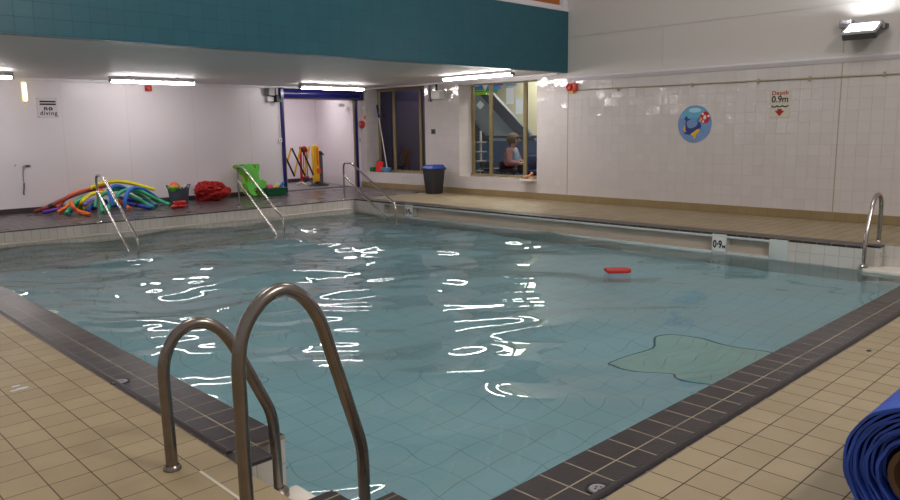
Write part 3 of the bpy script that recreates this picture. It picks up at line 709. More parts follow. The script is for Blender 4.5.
wdisc([(-.165, -.02), (-.15, -.03), (-.145, -.09), (-.125, -.115), (-.15, -.12), (-.175, -.08)], .0107, .0112, 'yellow', 'fin')
wdisc([(-.06, -.15), (-.01, -.12), (.04, -.085), (.085, -.07), (.09, -.10), (.05, -.14), (.03, -.175), (.02, -.22), (-.01, -.21), (0, -.175), (-.04, -.17)], .0107, .0112, 'yellow', 'belly')
wdisc([(.075, .03), (.10, .04), (.13, .075), (.10, .10), (.085, .06)], .0107, .0112, 'yellow', 'snout')
wdisc([(.03, .03), (.06, .10), (.09, .10), (.085, .03)], .0104, .0108, 'blue', 'head')
wdisc(circle(.082, 28, cx=.165, cy=.095, ry=.088), .009, .0107, 'red', 'ball')
for a in (.3, 2.2, 4.3): wdisc(circle(.018, 10, cx=.165+.06*math.cos(a), cy=.095+.066*math.sin(a)), .0108, .0112, 'white', 'ball_patch')
wdisc([(.14, .07), (.175, .065), (.19, .10), (.17, .135), (.145, .12)], .0108, .0112, 'white', 'ball_patch')

# depth sign on the wall
t = thing('depth_sign', 'cream wall sign reading Depth 0.9m with a red arrow', 'sign', (XW, 4.282, 1.385))
obj('board', box(XW-.008, XW, 4.145, 4.418, 1.385, 1.77, .002), 'signpale', t)
X9 = XW-.010
text('depth', 'Depth', .078, 'redtext', (X9, 4.285, 1.722), parent=t, bold=.0008, sx=1.08, space=1.08, **WR)
text('number', '0.9m', .125, 'blacktext', (X9, 4.282, 1.635), parent=t, bold=.0015, sx=.93, **WR)
b = bmesh.new(); pts = []
for k in range(37):
    u = -.115+.23*k/36; pts.append((X9, 4.282-u, 1.552-.018*abs(math.sin(3*PI*k/36))**.7))
tube(pts, .0075, 6, bm=b); obj('wave', b, 'blacktext', t)
obj('arrow', prism([(0, -.05), (.068, .02), (.03, .02), (.03, .045), (-.03, .045), (-.03, .02), (-.068, .02)], (X9+.002, 4.282, 1.46), (0, -1, 0), (0, 0, 1), 0, .0025), 'redtext', t)
# 0.9M plates on the channel blocks
for yc, lb in ((4.07, 'pool edge marker reading 0.9M near the right end of the overflow channel'), (9.79, 'pool edge marker reading 0.9M near the far pool corner')):
    t = thing('depth_marker', lb, 'sign', (XD-.004, yc, -.2), 'depth markers on the pool edge')
    obj('plate', box(XD-.0075, XD-.004, yc-.085, yc+.085, -.215, -.05, .001), 'white', t)
    text('number', '0·9', .125, 'blacktext', (XD-.0085, yc+.018, -.135), parent=t, bold=.004, sx=.72, **WR)
    text('letter', 'M', .05, 'blacktext', (XD-.0085, yc-.062, -.158), parent=t, bold=.003, **WR)

# floodlight on the upper wall
t = thing('floodlight', 'grey wall floodlight tilted up, glowing on the painted wall above the white ledge', 'light', (10.40, 3.24, 2.45))
Rm = rotm(math.radians(-30), 'Y'); pv = (10.34, 3.24, 2.46)
def fb(*a, **k): return box(*a, rot=Rm, piv=pv, **k)
fbod = obj('body', fb(10.20, 10.48, 3.03, 3.43, 2.37, 2.462, bev=.02), 'dgrey', t, True)
b = bmesh.new()
for (x0, x1, y0, y1) in ((10.19, 10.233, 3.03, 3.43), (10.447, 10.49, 3.03, 3.43), (10.2, 10.48, 3.03, 3.058), (10.2, 10.48, 3.402, 3.43)): box(x0, x1, y0, y1, 2.455, 2.482, .003, b, rot=Rm, piv=pv)
obj('frame', b, 'lgrey', fbod)
obj('lens', fb(10.235, 10.445, 3.06, 3.40, 2.463, 2.472), mat('lit_flood_lens', '#ffffff', .3, emit=((.93, .96, 1, 1), 80)), fbod)
obj('wall_bracket', box(10.44, XW, 3.40, 3.54, 2.50, 2.60, .006), 'grey', t); obj('wall_bracket', box(10.42, XW, 3.0, 3.06, 2.45, 2.52, .006), 'grey', t)
obj('cable', tube(smooth_path([(XW-.01, 3.505, 2.5), (XW-.01, 3.508, 2.3), (XW-.03, 3.508, 2.19)], 5), .005, 6), 'lgrey', t)
obj('cable_gland', lathe([(0, 0), (.02, 0), (.02, .05), (0, .05)], (10.46, 2.985, 2.45), 10), 'dgrey', t)

# ---- bin
t = thing('pedal_bin', 'dark grey bin with a blue lid standing between the two windows', 'bin', (10.26, 11.04, 0))
def taper(x0, x1, y0, y1, X0, X1, Y0, Y1, z0, z1, bev=0, bm=None):
    b = bmesh.new(); v = [b.verts.new(p) for p in ((x0, y0, z0), (x1, y0, z0), (x1, y1, z0), (x0, y1, z0), (X0, Y0, z1), (X1, Y0, z1), (X1, Y1, z1), (X0, Y1, z1))]
    for f in ((0, 3, 2, 1), (4, 5, 6, 7), (0, 1, 5, 4), (1, 2, 6, 5), (2, 3, 7, 6), (3, 0, 4, 7)): b.faces.new([v[i] for i in f])
    if bev: bmesh.ops.bevel(b, geom=b.edges[:], offset=bev, segments=3, profile=.5, affect='EDGES')
    return merge(bm, b)
obj('body', taper(10.13, 10.39, 10.91, 11.16, 10.09, 10.43, 10.87, 11.20, 0.002, .50, .02), 'binblack', t, True)
obj('rim', box(10.075, 10.445, 10.855, 11.215, .485, .515, .008), 'binblack', t, True)
ld = obj('lid', taper(10.07, 10.45, 10.85, 11.22, 10.11, 10.41, 10.89, 11.18, .512, .575, .02), 'binblue', t, True)
obj('lid_flap', box(10.11, 10.41, 10.89, 11.18, .560, .585, .01), 'binblue', ld, True)

# ---- items on the left window sill
t = thing('dustpan', 'red dustpan leaning in the left window recess', 'dustpan', (10.72, 13.40, WZ0))
Rm = rotm(math.radians(16), 'Y')
obj('pan', prism([(-.10, .01), (-.08, 0), (.085, 0), (.11, .02), (.13, .20), (.11, .225), (-.055, .235), (-.08, .215)], (10.70, 13.37, WZ0+.004), Vector((.15, -1, 0)).normalized(), Vector((.12, .02, .99)).normalized(), -.03, .005, bev=.008), 'redfoam', t)
obj('handle', tube([(10.70, 13.40, .57), (10.75, 13.41, .62)], .012, 8), 'red', t)
t = thing('fishing_net', 'long-handled blue scoop net propped in the left window recess', 'net', (10.72, 13.11, WZ0))
b = bmesh.new(); lathe([(0, 0), (.07, .012), (.105, .045), (.118, .10), (.108, .10), (.095, .05), (.06, .022), (0, .012)], (10.72, 13.12, WZ0+.002), 26, bm=b, sy=1.1)
obj('scoop', b, 'lblue', t, True)
obj('pole', tube([(10.77, 13.14, .40), (10.87, 13.52, 1.58)], .013, 10), 'white', t, True)
obj('grip', tube([(10.87, 13.52, 1.58), (10.893, 13.605, 1.87)], .02, 10, round_end=True), 'navy', t, True)
tag(obj('folded_cloth', box(10.62, 10.75, 13.50, 13.61, WZ0, WZ0+.10, .02), 'green'), 'small dark green folded cloth on the sill left of the red dustpan', 'cloth')
# shelf with toy at the right window corner
t = thing('soap_shelf', 'small white shelf at the lower right corner of the lobby window', 'shelf', (XW-.06, 8.76, .33))
obj('tray', box(XW-.13, XW, 8.62, 8.905, .335, .352, .004), 'white', t)
obj('front_lip', box(XW-.14, XW-.125, 8.62, 8.905, .335, .375, .003), 'white', t)
tag(obj('folded_cloth', box(XW-.11, XW-.03, 8.78, 8.90, .353, .42, .02), 'green'), 'green folded cloth on the small white shelf by the lobby window', 'cloth')
t = thing('toy_doll', 'pale orange rubber doll lying on the small white shelf', 'toy', (XW-.07, 8.72, .355))
obj('body', tube(smooth_path([(XW-.10, 8.86, .385), (XW-.10, 8.80, .41), (XW-.10, 8.74, .42), (XW-.09, 8.69, .45)], 5), .02, 10, radii=[.015, .017, .02, .022, .024, .026, .028, .028, .027, .026, .024, .022, .021, .02, .018, .014], round_end=True), 'doll', t, True)
obj('leg', tube([(XW-.08, 8.72, .40), (XW-.07, 8.64, .385)], .016, 8, round_end=True), 'doll', t, True)
obj('head', lathe([(0, -.03), (.02, -.022), (.03, 0), (.02, .022), (0, .03)], (XW-.09, 8.655, .475), 14), 'doll', t, True)

# ---- the swimming noodles
NOODLES=[
('maroon', [(3.562, 13.585, 0.035), (3.662, 13.35, 0.101), (3.9, 13.4, 0.195), (4.159, 13.45, 0.283), (4.423, 13.5, 0.34), (4.747, 13.5, 0.407)]) ,
('orange', [(3.888, 13.5, 0.089), (4.025, 13.55, 0.211), (4.208, 13.6, 0.298), (4.457, 13.6, 0.342), (4.622, 13.6, 0.322)]) ,
('orange', [(4.521, 13.4, 0.338), (4.664, 13.35, 0.262), (4.806, 13.3, 0.149), (4.797, 12.782, 0.035)]) ,
('yellow', [(4.418, 13.45, 0.377), (4.597, 13.5, 0.433), (4.872, 13.55, 0.459), (5.131, 13.55, 0.417), (5.374, 13.5, 0.332), (5.523, 13.45, 0.279)]) ,
('yellow', [(4.191, 13.419, 0.035), (4.149, 13.1, 0.177), (4.284, 13.2, 0.262), (4.451, 13.3, 0.297), (4.616, 13.4, 0.28)]) ,
('orange', [(3.933, 12.95, 0.211), (3.925, 12.85, 0.128), (3.994, 12.8, 0.052), (4.008, 12.335, 0.035)]) ,
('orange', [(3.789, 13.181, 0.035), (3.923, 13.2, 0.097), (4.053, 13.3, 0.156)]) ,
('purple', [(3.597, 13.302, 0.035), (3.735, 13.3, 0.056), (3.905, 13.35, 0.08)]) ,
('green', [(3.806, 12.811, 0.035), (3.923, 13.0, 0.094), (4.071, 13.15, 0.18), (4.235, 13.25, 0.246)]) ,
('blue', [(3.949, 13.101, 0.035), (4.066, 13.2, 0.127), (4.201, 13.3, 0.212), (4.351, 13.4, 0.264)]) ,
('lavender', [(4.16, 13.05, 0.129), (4.276, 13.1, 0.184), (4.407, 13.2, 0.185), (4.555, 13.3, 0.168)]) ,
('indigo', [(4.166, 12.95, 0.035), (4.301, 13.1, 0.098), (4.435, 13.2, 0.132), (4.603, 13.3, 0.147)]) ,
('green', [(4.322, 13.0, 0.086), (4.373, 13.05, 0.197), (4.529, 13.15, 0.282), (4.72, 13.3, 0.33), (4.926, 13.4, 0.321), (5.117, 13.45, 0.279)]) ,
('green', [(4.285, 12.561, 0.035), (4.394, 12.95, 0.1), (4.406, 13.05, 0.211)]) ,
('blue', [(4.581, 12.95, 0.085), (4.578, 13.0, 0.235), (4.599, 13.1, 0.348), (4.758, 13.25, 0.4), (4.911, 13.35, 0.368), (5.063, 13.4, 0.285)]) ,
('green', [(4.609, 13.0, 0.113), (4.723, 13.05, 0.256), (4.831, 13.1, 0.315), (4.989, 13.2, 0.317), (5.161, 13.2, 0.288), (5.31, 13.15, 0.191), (5.463, 13.1, 0.102), (5.51, 12.822, 0.035)]) ,
('blue', [(4.774, 12.9, 0.034), (4.777, 12.9, 0.175), (4.876, 13.0, 0.3), (5.005, 13.1, 0.356), (5.218, 13.25, 0.317), (5.395, 13.35, 0.229), (5.553, 13.4, 0.105), (5.679, 13.45, 0.034)]) ,
('green', [(4.928, 13.15, 0.236), (5.056, 13.05, 0.162), (5.168, 13.0, 0.069), (5.132, 12.619, 0.035)]) ,
('dark_green', [(5.093, 13.3, 0.27), (5.278, 13.3, 0.15), (5.326, 12.916, 0.035)]) ,
('indigo', [(4.845, 13.05, 0.1), (5.028, 13.0, 0.054), (5.062, 12.576, 0.035)]) ,
('green', [(4.459, 12.828, 0.035), (4.597, 13.1, 0.125), (4.709, 13.2, 0.232)]) ,
('indigo', [(4.362, 13.3, 0.034), (4.579, 13.3, 0.062), (4.835, 13.4, 0.053)]) ,
('indigo', [(4.861, 13.35, 0.178), (5.205, 13.35, 0.098), (5.265, 12.855, 0.035)]) ,
('yellow', [(4.186, 13.2, 0.05), (4.254, 13.25, 0.092), (4.337, 13.3, 0.116)]) ,
]
NC = dict(maroon='#8f3b34', orange='#e2702a', yellow='#e0cc1e', purple='#5a2f92', green='#35a376', dark_green='#3f8f62', blue='#2f6cc4', lavender='#7f6cc0', indigo='#2f3fa8')
for k, v in NC.items(): M['n_'+k] = mat(k+'_noodle_foam', v, .7, bump=(90, .25, .002))
M['n_end'] = mat('noodle_hole', '#241f22', .9)
NL = ['dark red swimming noodle slanting up the left side of the pile', 'orange noodle arching behind the dark red one against the wall', 'orange noodle coming down to the deck under the blue arches', 'long yellow noodle lying on top of the pile',
 'yellow noodle arching down in the middle of the pile', 'orange noodle curling forward at the front of the pile', 'short orange noodle end under the dark red noodle', 'purple noodle lying low at the left of the pile', 'green noodle end at the front left of the pile',
 'blue noodle beside the green end at the front left', 'lavender noodle end in the middle of the pile', 'indigo noodle reaching the deck below the lavender one', 'long green noodle arching behind the handrail post', 'green noodle standing down just right of the handrail post',
 'blue noodle arch nearer the handrail, its end hanging down', 'longest green noodle sweeping to the right end of the pile', 'blue noodle arch right of the handrail, bending sharply to the deck', 'green noodle ending beside the indigo tip on the right',
 'dull green noodle between the two bright green ones at the right', 'indigo noodle with a dark band lying flat at the right front', 'short green noodle rising behind the sloping handrail', 'indigo noodle at the bottom of the pile behind the handrail post', 'indigo noodle tip showing under the green noodles at the right', 'small yellow noodle end under the yellow arch']
for (c, pts), lb in zip(NOODLES, NL):
    P = smooth_path(pts, 7)
    t = thing('swimming_noodle', lb, 'noodle', (pts[0][0], pts[0][1], 0), 'swimming noodles piled against the wall')
    ft = obj('foam_tube', tube(P, .033, 14, round_end=True), 'n_'+c, t, True)
    for a, bq in ((P[0], P[1]), (P[-1], P[-2])):
        d = (a-bq).normalized(); obj('core_hole', tube([a+d*.009, a+d*.0135], .009, 10), 'n_end', ft)
    if c == 'maroon': obj('join_band', tube([P[8], P[9], P[10]], .0345, 14), 'n_end', t)
    if lb.startswith('indigo noodle with'): obj('join_band', tube([P[6], P[7]], .0345, 14), 'n_end', t)

# ---- tub and toys on the dark deck
t = thing('rubber_tub', 'grey blue flexible tub standing right of the noodle pile', 'tub', (5.76, 12.97, 0))
M['tub'] = mat('slate_blue_rubber', '#4a5260', .55)
obj('body', lathe([(0, .004), (.145, .004), (.152, .02), (.185, .30), (.193, .305), (.193, .318), (.180, .318), (.172, .29), (.14, .03), (0, .03)], (5.76, 12.97, 0), 32), 'tub', t, True)
for s in (-1, 1):
    obj('handle', tube(rounded([(5.76+s*.17, 12.97-.05, .31), (5.76+s*.205, 12.97-.05, .365), (5.76+s*.205, 12.97+.05, .365), (5.76+s*.17, 12.97+.05, .31)], .03, 4), .011, 8), 'tub', t, True)
t = thing('striped_ball', 'rainbow striped ball in the grey blue tub', 'ball', (5.65, 12.90, .25))
segs = [(-90, 0, 'lime'), (0, 22, 'yfoam'), (22, 48, 'orange'), (48, 90, 'redfoam')]
for a0, a1, m in segs:
    pr_ = [(.092*math.cos(math.radians(a0+(a1-a0)*k/6)), .092*math.sin(math.radians(a0+(a1-a0)*k/6))) for k in range(7)]
    obj('band', lathe([(max(r, 0), z) for r, z in pr_], (5.65, 12.90, .338), 24), m, t, True)
b = tube([(5.83, 12.95, .2), (5.86, 12.95, .345), (5.885, 12.94, .355)], .010, 8); tag(obj('toy_stick', b, 'white'), 'small pale stick toy poking out of the tub', 'toy')
b = tube([(5.82, 13.0, .2), (5.80, 13.0, .36)], .014, 8, round_end=True); tag(obj('toy_stick', b, 'yellow'), 'small yellow stick toy poking out of the tub', 'toy')
tag(obj('foam_block', box(5.47, 5.67, 12.47, 12.60, .065, .118, .012), 'redfoam'), 'red foam block resting on the crumpled red armbands in front of the tub', 'float')
b = bmesh.new()
for (x, y, r, s) in ((5.46, 12.50, .05, 1.5), (5.56, 12.48, .055, 1.3), (5.64, 12.52, .045, 1.5), (5.52, 12.58, .05, 1.2)):
    q = bmesh.new(); bmesh.ops.create_icosphere(q, subdivisions=3, radius=r)
    for v in q.verts: v.co *= 1+.14*math.sin(v.co.x*90+y)*math.sin(v.co.y*70+x); v.co.z *= .66; v.co.x *= s
    bmesh.ops.translate(q, verts=q.verts[:], vec=(x, y, .034)); merge(b, q)
tag(obj('armbands', b, 'red', smooth=True), 'crumpled red inflatable armbands lying in front of the tub', 'armbands')
b = bmesh.new(); bmesh.ops.create_icosphere(b, subdivisions=6, radius=1)
from mathutils import noise
for v in b.verts:
    n = v.co.copy(); s = 1+.26*noise.noise(n*1.6+Vector((3, 1, 2)))-.30*abs(noise.noise(n*2.6+Vector((1, 5, 0))))+.07*noise.noise(n*8)+.1
    v.co = Vector((n.x*.315*s*(1.0 if n.z < .2 else .86), n.y*.24*s, max(n.z*.20*s+.185, .004)))
    v.co.x -= .05*max(0, v.co.z-.2)/.2
    v.co += Vector((6.61, 13.42, 0))
tag(obj('net_bag', b, 'redbag', smooth=True), 'big rumpled red mesh bag lying against the panelled wall', 'bag')
FROG = [(7.231, 0.616), (7.276, 0.639), (7.33, 0.608), (7.378, 0.626), (7.436, 0.643), (7.502, 0.618), (7.547, 0.578), (7.586, 0.527), (7.601, 0.575), (7.593, 0.628), (7.648, 0.637), (7.695, 0.613), (7.682, 0.505), (7.651, 0.446), (7.669, 0.3), (7.734, 0.302), (7.805, 0.267), (7.823, 0.146), (7.835, 0.013), (7.793, -0.025), (7.734, -0.021), (7.729, 0.064), (7.697, 0.116), (7.616, 0.134), (7.519, 0.128), (7.538, 0.069), (7.584, -0.004), (7.538, -0.027), (7.48, -0.02), (7.417, 0.051), (7.377, 0.158), (7.339, 0.247), (7.375, 0.283), (7.442, 0.284), (7.441, 0.353), (7.425, 0.406), (7.367, 0.448), (7.311, 0.523), (7.234, 0.582)]
def frog(label, dx, dy, dz, sc, m1, m2):
    t = thing('frog_float', label, 'float', (7.56+dx, 13.5+dy, 0), 'frog shaped foam floats')
    ox, oy = 7.56+dx, 13.50+dy
    P = [((x-7.56)*sc+.085*(z+.036), (z-min(q[1] for q in FROG))*sc+dz) for x, z in FROG]
    V = Vector((0, .24, .97)).normalized()
    obj('front_layer', prism(P, (ox, oy, .004), (1, 0, 0), V, .004, .034), m1, t)
    obj('back_layer', prism([(x*1.0-.004, y) for x, y in P], (ox, oy, .004), (1, 0, 0), V, -.026, .004), m2, t)
    return t
frog('bright green frog shaped foam float leaning in front of its twin', .025, -.03, 0, 1.0, 'lime', 'yfoam')
frog('bright green frog shaped foam float with yellow edge, leaning behind its twin', -.04, .05, .0, 1.0, 'lime', 'yfoam')
t = thing('toy_crate', 'dark green plastic crate of toys by the left doorway post', 'crate', (7.98, 13.44, 0))
b = bmesh.new(); taper(7.78, 8.19, 13.32, 13.56, 7.76, 8.215, 13.30, 13.58, .004, .15, .006, b); obj('body', b, 'green', t)
obj('rim', box(7.75, 8.225, 13.29, 13.59, .14, .158, .004), 'green', t)
for nm, lb, q, m in (('toy_ring', 'pink ring toy in the green crate', tube([(7.88+.055*math.cos(a), 13.42+.03*math.sin(a), .185+.02*math.sin(a)) for a in np.linspace(0, 2*PI, 17)], .024, 8, cap=False), 'pink'),
    ('toy_ball', 'cream ball toy in the middle of the green crate', lathe([(0, -.05), (.035, -.035), (.05, 0), (.035, .035), (0, .05)], (8.06, 13.44, .205), 16), 'cream'),
    ('toy_boat', 'yellow toy lying between the pink ring and the cream ball', box(7.94, 8.05, 13.36, 13.43, .158, .185, .01), 'yellow'),
    ('toy_bottle', 'blue toy bottle at the right end of the green crate', tube([(8.13, 13.42, .165), (8.185, 13.42, .225), (8.205, 13.42, .25)], .032, 12, round_end=True), 'blue')):
    tag(obj(nm, q, m, smooth=True), lb, 'toy')

# ---- store room behind the doorway: folding barrier and stands
YB_ = 14.75
def bp(a, b_):   # point of the barrier plane
    px = 270+a/8.33; py = 140+b_/8.33
    return ((.6186+(px-286)*.00176)*YB_, YB_, .92-(py-148)*.0232)
t = thing('folding_barrier', 'black and yellow folding lattice barrier in the doorway', 'barrier', (9.4, YB_, 0))
for k, (p, q) in enumerate((((125, 135), (195, 300)), ((183, 68), (285, 300)), ((265, 65), (360, 300)))):
    A = Vector(bp(*p)); B = Vector(bp(*q)); D = (B-A).normalized(); N2 = D.cross(Vector((0, 1, 0)))
    obj('black_slat', prism([(0, -.02), ((B-A).length, -.02), ((B-A).length, .02), (0, .02)], A-Vector((0, .012, 0)), D, N2, -.006, .006), 'black', t)
for k, (p, q) in enumerate((((105, 280), (183, 68)), ((195, 300), (265, 65)), ((285, 290), (340, 60)))):
    A = Vector(bp(*p)); B = Vector(bp(*q)); D = (B-A).normalized(); N2 = D.cross(Vector((0, 1, 0)))
    obj('yellow_slat', prism([(0, -.02), ((B-A).length, -.02), ((B-A).length, .02), (0, .02)], A+Vector((0, .012, 0)), D, N2, -.006, .006), 'yellow', t)
obj('end_post', box(9.90, 10.08, 14.82, 14.90, .10, .97, .03), 'yellow', t, True)
b = bmesh.new(); box(9.99, 10.09, 14.80, 14.83, .30, .42, .01, b); box(10.00, 10.03, 14.80, 14.83, .5, .9, .005, b); obj('post_latch', b, 'orange', t)
b = bmesh.new(); lathe([(0, .12), (.05, .11), (.10, .07), (.25, .03), (.29, .004), (0, .004)], (10.08, 14.90, 0), 24, bm=b, sy=.6); obj('rubber_foot', b, 'mat', t, True)
t = thing('red_stand', 'red metal barrier stand with splayed feet behind the lattice', 'stand', (9.98, 15.4, 0))
obj('post', box(9.90, 9.95, 15.37, 15.41, .06, .93, .006), 'red', t)
for xx in (9.99, 10.04, 10.09): obj('bar', box(xx, xx+.016, 15.38, 15.40, .2, .80, .004), 'red', t)
obj('rail', box(9.90, 10.13, 15.37, 15.41, .80, .86, .006), 'red', t)
obj('lower_rail', box(9.90, 10.13, 15.37, 15.41, .17, .21, .006), 'red', t)
obj('top_disc', lathe([(0, -.02), (.08, -.02), (.08, .02), (0, .02)], (10.03, 15.39, .86), 20, 'Y'), 'red', t)
obj('foot', tube([(9.92, 15.2, .03), (9.92, 15.39, .08), (9.92, 15.6, .03)], .022, 8), 'white', t)
obj('foot', tube([(10.12, 15.2, .03), (10.12, 15.39, .17), (10.12, 15.6, .03)], .022, 8), 'black', t)
t = thing('black_trolley', 'black upright trolley behind the yellow post', 'trolley', (10.25, 15.1, 0))
obj('back', box(10.20, 10.36, 15.10, 15.22, .05, .72, .01), 'dgrey', t); obj('handle', taper(10.12, 10.40, 15.06, 15.24, 10.17, 10.33, 15.1, 15.2, .72, .82, .01), 'black', t)
for s in (0, 1): obj('wheel', lathe([(0, -.015), (.05, -.015), (.05, .015), (0, .015)], (10.2+.15*s, 15.16, .052), 16, 'X'), 'black', t)
t = thing('store_camera', 'small white box fixed high inside the doorway at the right', 'box', (10.4, 14.3, 1.85))
obj('case', box(10.30, 10.42, 14.25, 14.35, 1.84, 1.92, .008), 'white', t); obj('bracket', box(10.40, 10.47, 14.28, 14.32, 1.86, 1.90, .003), 'joint', t)

# ---- lobby behind the right window
t = thing('staircase', 'slate blue staircase rising across the lobby behind the window', 'staircase', (13, 11.2, 0))
for (A, B, w) in (((13.0, 12.3, 2.28), (13.0, 10.28, .60), .13), ((12.9, 12.75, 1.60), (12.9, 11.2, .22), .15)):
    A = Vector(A); B = Vector(B); D = (B-A).normalized(); N2 = D.cross(Vector((1, 0, 0)))
    obj('stringer', prism([(0, -w), ((B-A).length, -w), ((B-A).length, w), (0, w)], A, D, N2, -.05, .05), 'stair', t)
A = Vector((13.12, 12.6, 1.95)); B = Vector((13.12, 10.4, .25)); D = (B-A).normalized(); N2 = D.cross(Vector((1, 0, 0)))
obj('soffit_panel', prism([(-.4, -.55), ((B-A).length, -.55), ((B-A).length, .3), (-.4, .3)], A, D, N2, -.02, .02), 'stairpanel', t)
t = thing('balustrade', 'blue lobby balustrade with a dark top rail behind the seated person', 'balustrade', (12.5, 10.5, 0))
obj('panel', box(12.5, 12.54, 9.2, 12.0, .05, 1.02, .005), 'balus', t); obj('top_rail', box(12.46, 12.52, 8.2, 12.0, 1.08, 1.14, .01), 'stair', t)
for yy in (11.95, 10.9, 9.9, 8.9): obj('post', box(12.48, 12.52, yy, yy+.04, 0, 1.1, .004), 'stair', t)
t = thing('step_ladder', 'grey steps standing at the left of the lobby window', 'ladder', (11.4, 10.95, 0))
for xx in (11.35, 11.6): obj('side_rail', box(xx, xx+.03, 10.98, 11.02, 0, 1.25, .003), 'lgrey', t)
for k in range(5): obj('tread', box(11.35, 11.63, 10.84, 11.0, .2+.2*k, .225+.2*k, .003), 'grey', t)
def chair(label, x, y, m, back=.75):
    t = thing('lobby_chair', label, 'chair', (x, y, 0), 'lobby chairs behind the window')
    obj('seat', box(x-.22, x+.22, y-.22, y+.2, .40, .46, .02), m, t, True)
    obj('backrest', box(x-.22, x+.22, y+.17, y+.23, .46, back, .025, rot=rotm(-.12, 'X')), m, t, True)
    for sx in (-.18, .18):
        for sy in (-.17, .17): obj('leg', box(x+sx-.012, x+sx+.012, y+sy-.012, y+sy+.012, 0, .41), 'black', t)
    return t
chair('dark chair under the seated person in the lobby', 11.65, 10.10, 'seatdark', .62)
chair('dark chair at the left of the lobby window, behind the person', 11.75, 10.75, 'seatdark', .62)
chair('blue chair at the right of the lobby window', 11.75, 9.42, 'seatblue', .74)
chair('dark chair seen through the narrow right pane of the lobby window', 11.75, 8.95, 'seatdark', .72)

def skin_mesh(name, nodes, links, root, m, parent, lv=2):
    me = bpy.data.meshes.new(name); o = off(parent); keys = list(nodes)
    me.from_pydata([Vector(nodes[k][0])-o for k in keys], [(keys.index(a), keys.index(b)) for a, b in links], [])
    ob = bpy.data.objects.new(name, me); C.objects.link(ob); ob.parent = parent
    sk = ob.modifiers.new('Skin', 'SKIN'); sk.use_smooth_shade = True
    if not me.skin_vertices: me.skin_vertices.new()
    for i, k in enumerate(keys):
        r = nodes[k][1]; me.skin_vertices[0].data[i].radius = r if isinstance(r, tuple) else (r, r); me.skin_vertices[0].data[i].use_root = k == root
    s = ob.modifiers.new('Sub', 'SUBSURF'); s.levels = lv; s.render_levels = lv
    me.materials.append(M[m]); return ob
t = thing('person', 'person in pink patterned cardigan and light blue top, seated behind the lobby window', 'person', (11.62, 10.1, 0))
x0 = 11.60
nd = dict(pel=((x0+.04, 10.10, .50), (.16, .13)), wst=((x0+.04, 10.12, .64), (.135, .11)), chs=((x0+.03, 10.11, .80), (.15, .11)), nk0=((x0+.01, 10.09, .90), .06), nk1=((x0, 10.075, .955), .047),
  hd0=((x0, 10.06, 1.00), (.07, .08)), hd1=((x0, 10.06, 1.07), (.078, .092)), hd2=((x0, 10.07, 1.125), .05),
  sl=((x0-.13, 10.12, .84), .06), el=((x0-.19, 10.10, .60), .042), wl=((x0-.12, 9.90, .58), .028), hl=((x0-.08, 9.84, .59), .03),
  sr=((x0+.20, 10.12, .84), .06), er=((x0+.22, 10.02, .60), .042), wr=((x0+.08, 9.86, .58), .028), hr=((x0+.02, 9.83, .585), .03),
  kl=((x0-.05, 9.70, .50), .065), al=((x0-.05, 9.66, .10), .04), fl=((x0-.05, 9.54, .035), .03), kr=((x0+.15, 9.70, .50), .065), ar=((x0+.15, 9.66, .10), .04), fr=((x0+.15, 9.54, .035), .03))
lk = [('pel', 'wst'), ('wst', 'chs'), ('chs', 'nk0'), ('nk0', 'nk1'), ('nk1', 'hd0'), ('hd0', 'hd1'), ('hd1', 'hd2'), ('chs', 'sl'), ('sl', 'el'), ('el', 'wl'), ('wl', 'hl'), ('chs', 'sr'), ('sr', 'er'), ('er', 'wr'), ('wr', 'hr'),
  ('pel', 'kl'), ('kl', 'al'), ('al', 'fl'), ('pel', 'kr'), ('kr', 'ar'), ('ar', 'fr')]
for s, h in (('l', nd['hl'][0]), ('r', nd['hr'][0])):
    for k in range(5):
        dx = -.02+.011*k; ln = (.03, .055, .06, .055, .045)[k]
        a = 'f%s%d' % (s, k); nd[a] = ((h[0]+dx, h[1]-.03, h[2]-(.005 if k else -.01)), .0085); nd[a+'t'] = ((h[0]+dx*1.2, h[1]-.03-ln*.6, h[2]-.02), .0075)
        lk += [('h'+s, a), (a, a+'t')]
body = skin_mesh('body', nd, lk, 'pel', 'skin', t)
b = bmesh.new(); lathe([(0, -.022), (.012, -.01), (.010, .012), (0, .02)], (x0, 9.968, 1.035), 10, bm=b); obj('nose', b, 'skin', t, True)
b = bmesh.new()
for s in (-1, 1): lathe([(0, -.008), (.010, 0), (0, .008)], (x0+s*.03, 9.985, 1.065), 8, bm=b)
obj('eyes', b, 'black', t)
obj('mouth', box(x0-.025, x0+.025, 9.978, 9.99, .995, 1.003), 'redtext', t)
b = bmesh.new(); bmesh.ops.create_icosphere(b, subdivisions=4, radius=1)
bmesh.ops.delete(b, geom=[v for v in b.verts if v.co.y < -.62 and v.co.z < .35 or v.co.z < -.7], context='VERTS')
for v in b.verts: n = v.co; v.co = Vector((n.x*.132, n.y*.138, n.z*.13))*(1+.05*noise.noise(n*4))+Vector((x0, 10.085, 1.075))
obj('hair', b, 'hair', t, True)
cd = {k: nd[k] for k in ('wst', 'chs', 'sl', 'el', 'wl', 'sr', 'er', 'wr', 'pel')}
cd = {k: ((p[0], p[1]+(.025 if k in ('wst', 'chs', 'pel') else 0), p[2]), tuple(q+.045 for q in r) if isinstance(r, tuple) else r+.028) for k, (p, r) in cd.items()}
skin_mesh('cardigan', cd, [('pel', 'wst'), ('wst', 'chs'), ('chs', 'sl'), ('sl', 'el'), ('el', 'wl'), ('chs', 'sr'), ('sr', 'er'), ('er', 'wr')], 'pel', 'cardigan', t)
tp = dict(a=((x0-.03, 10.035, .52), (.12, .10)), b=((x0-.03, 10.035, .66), (.12, .11)), c=((x0-.02, 10.05, .82), (.10, .09)), d=((x0, 10.08, .89), .06))
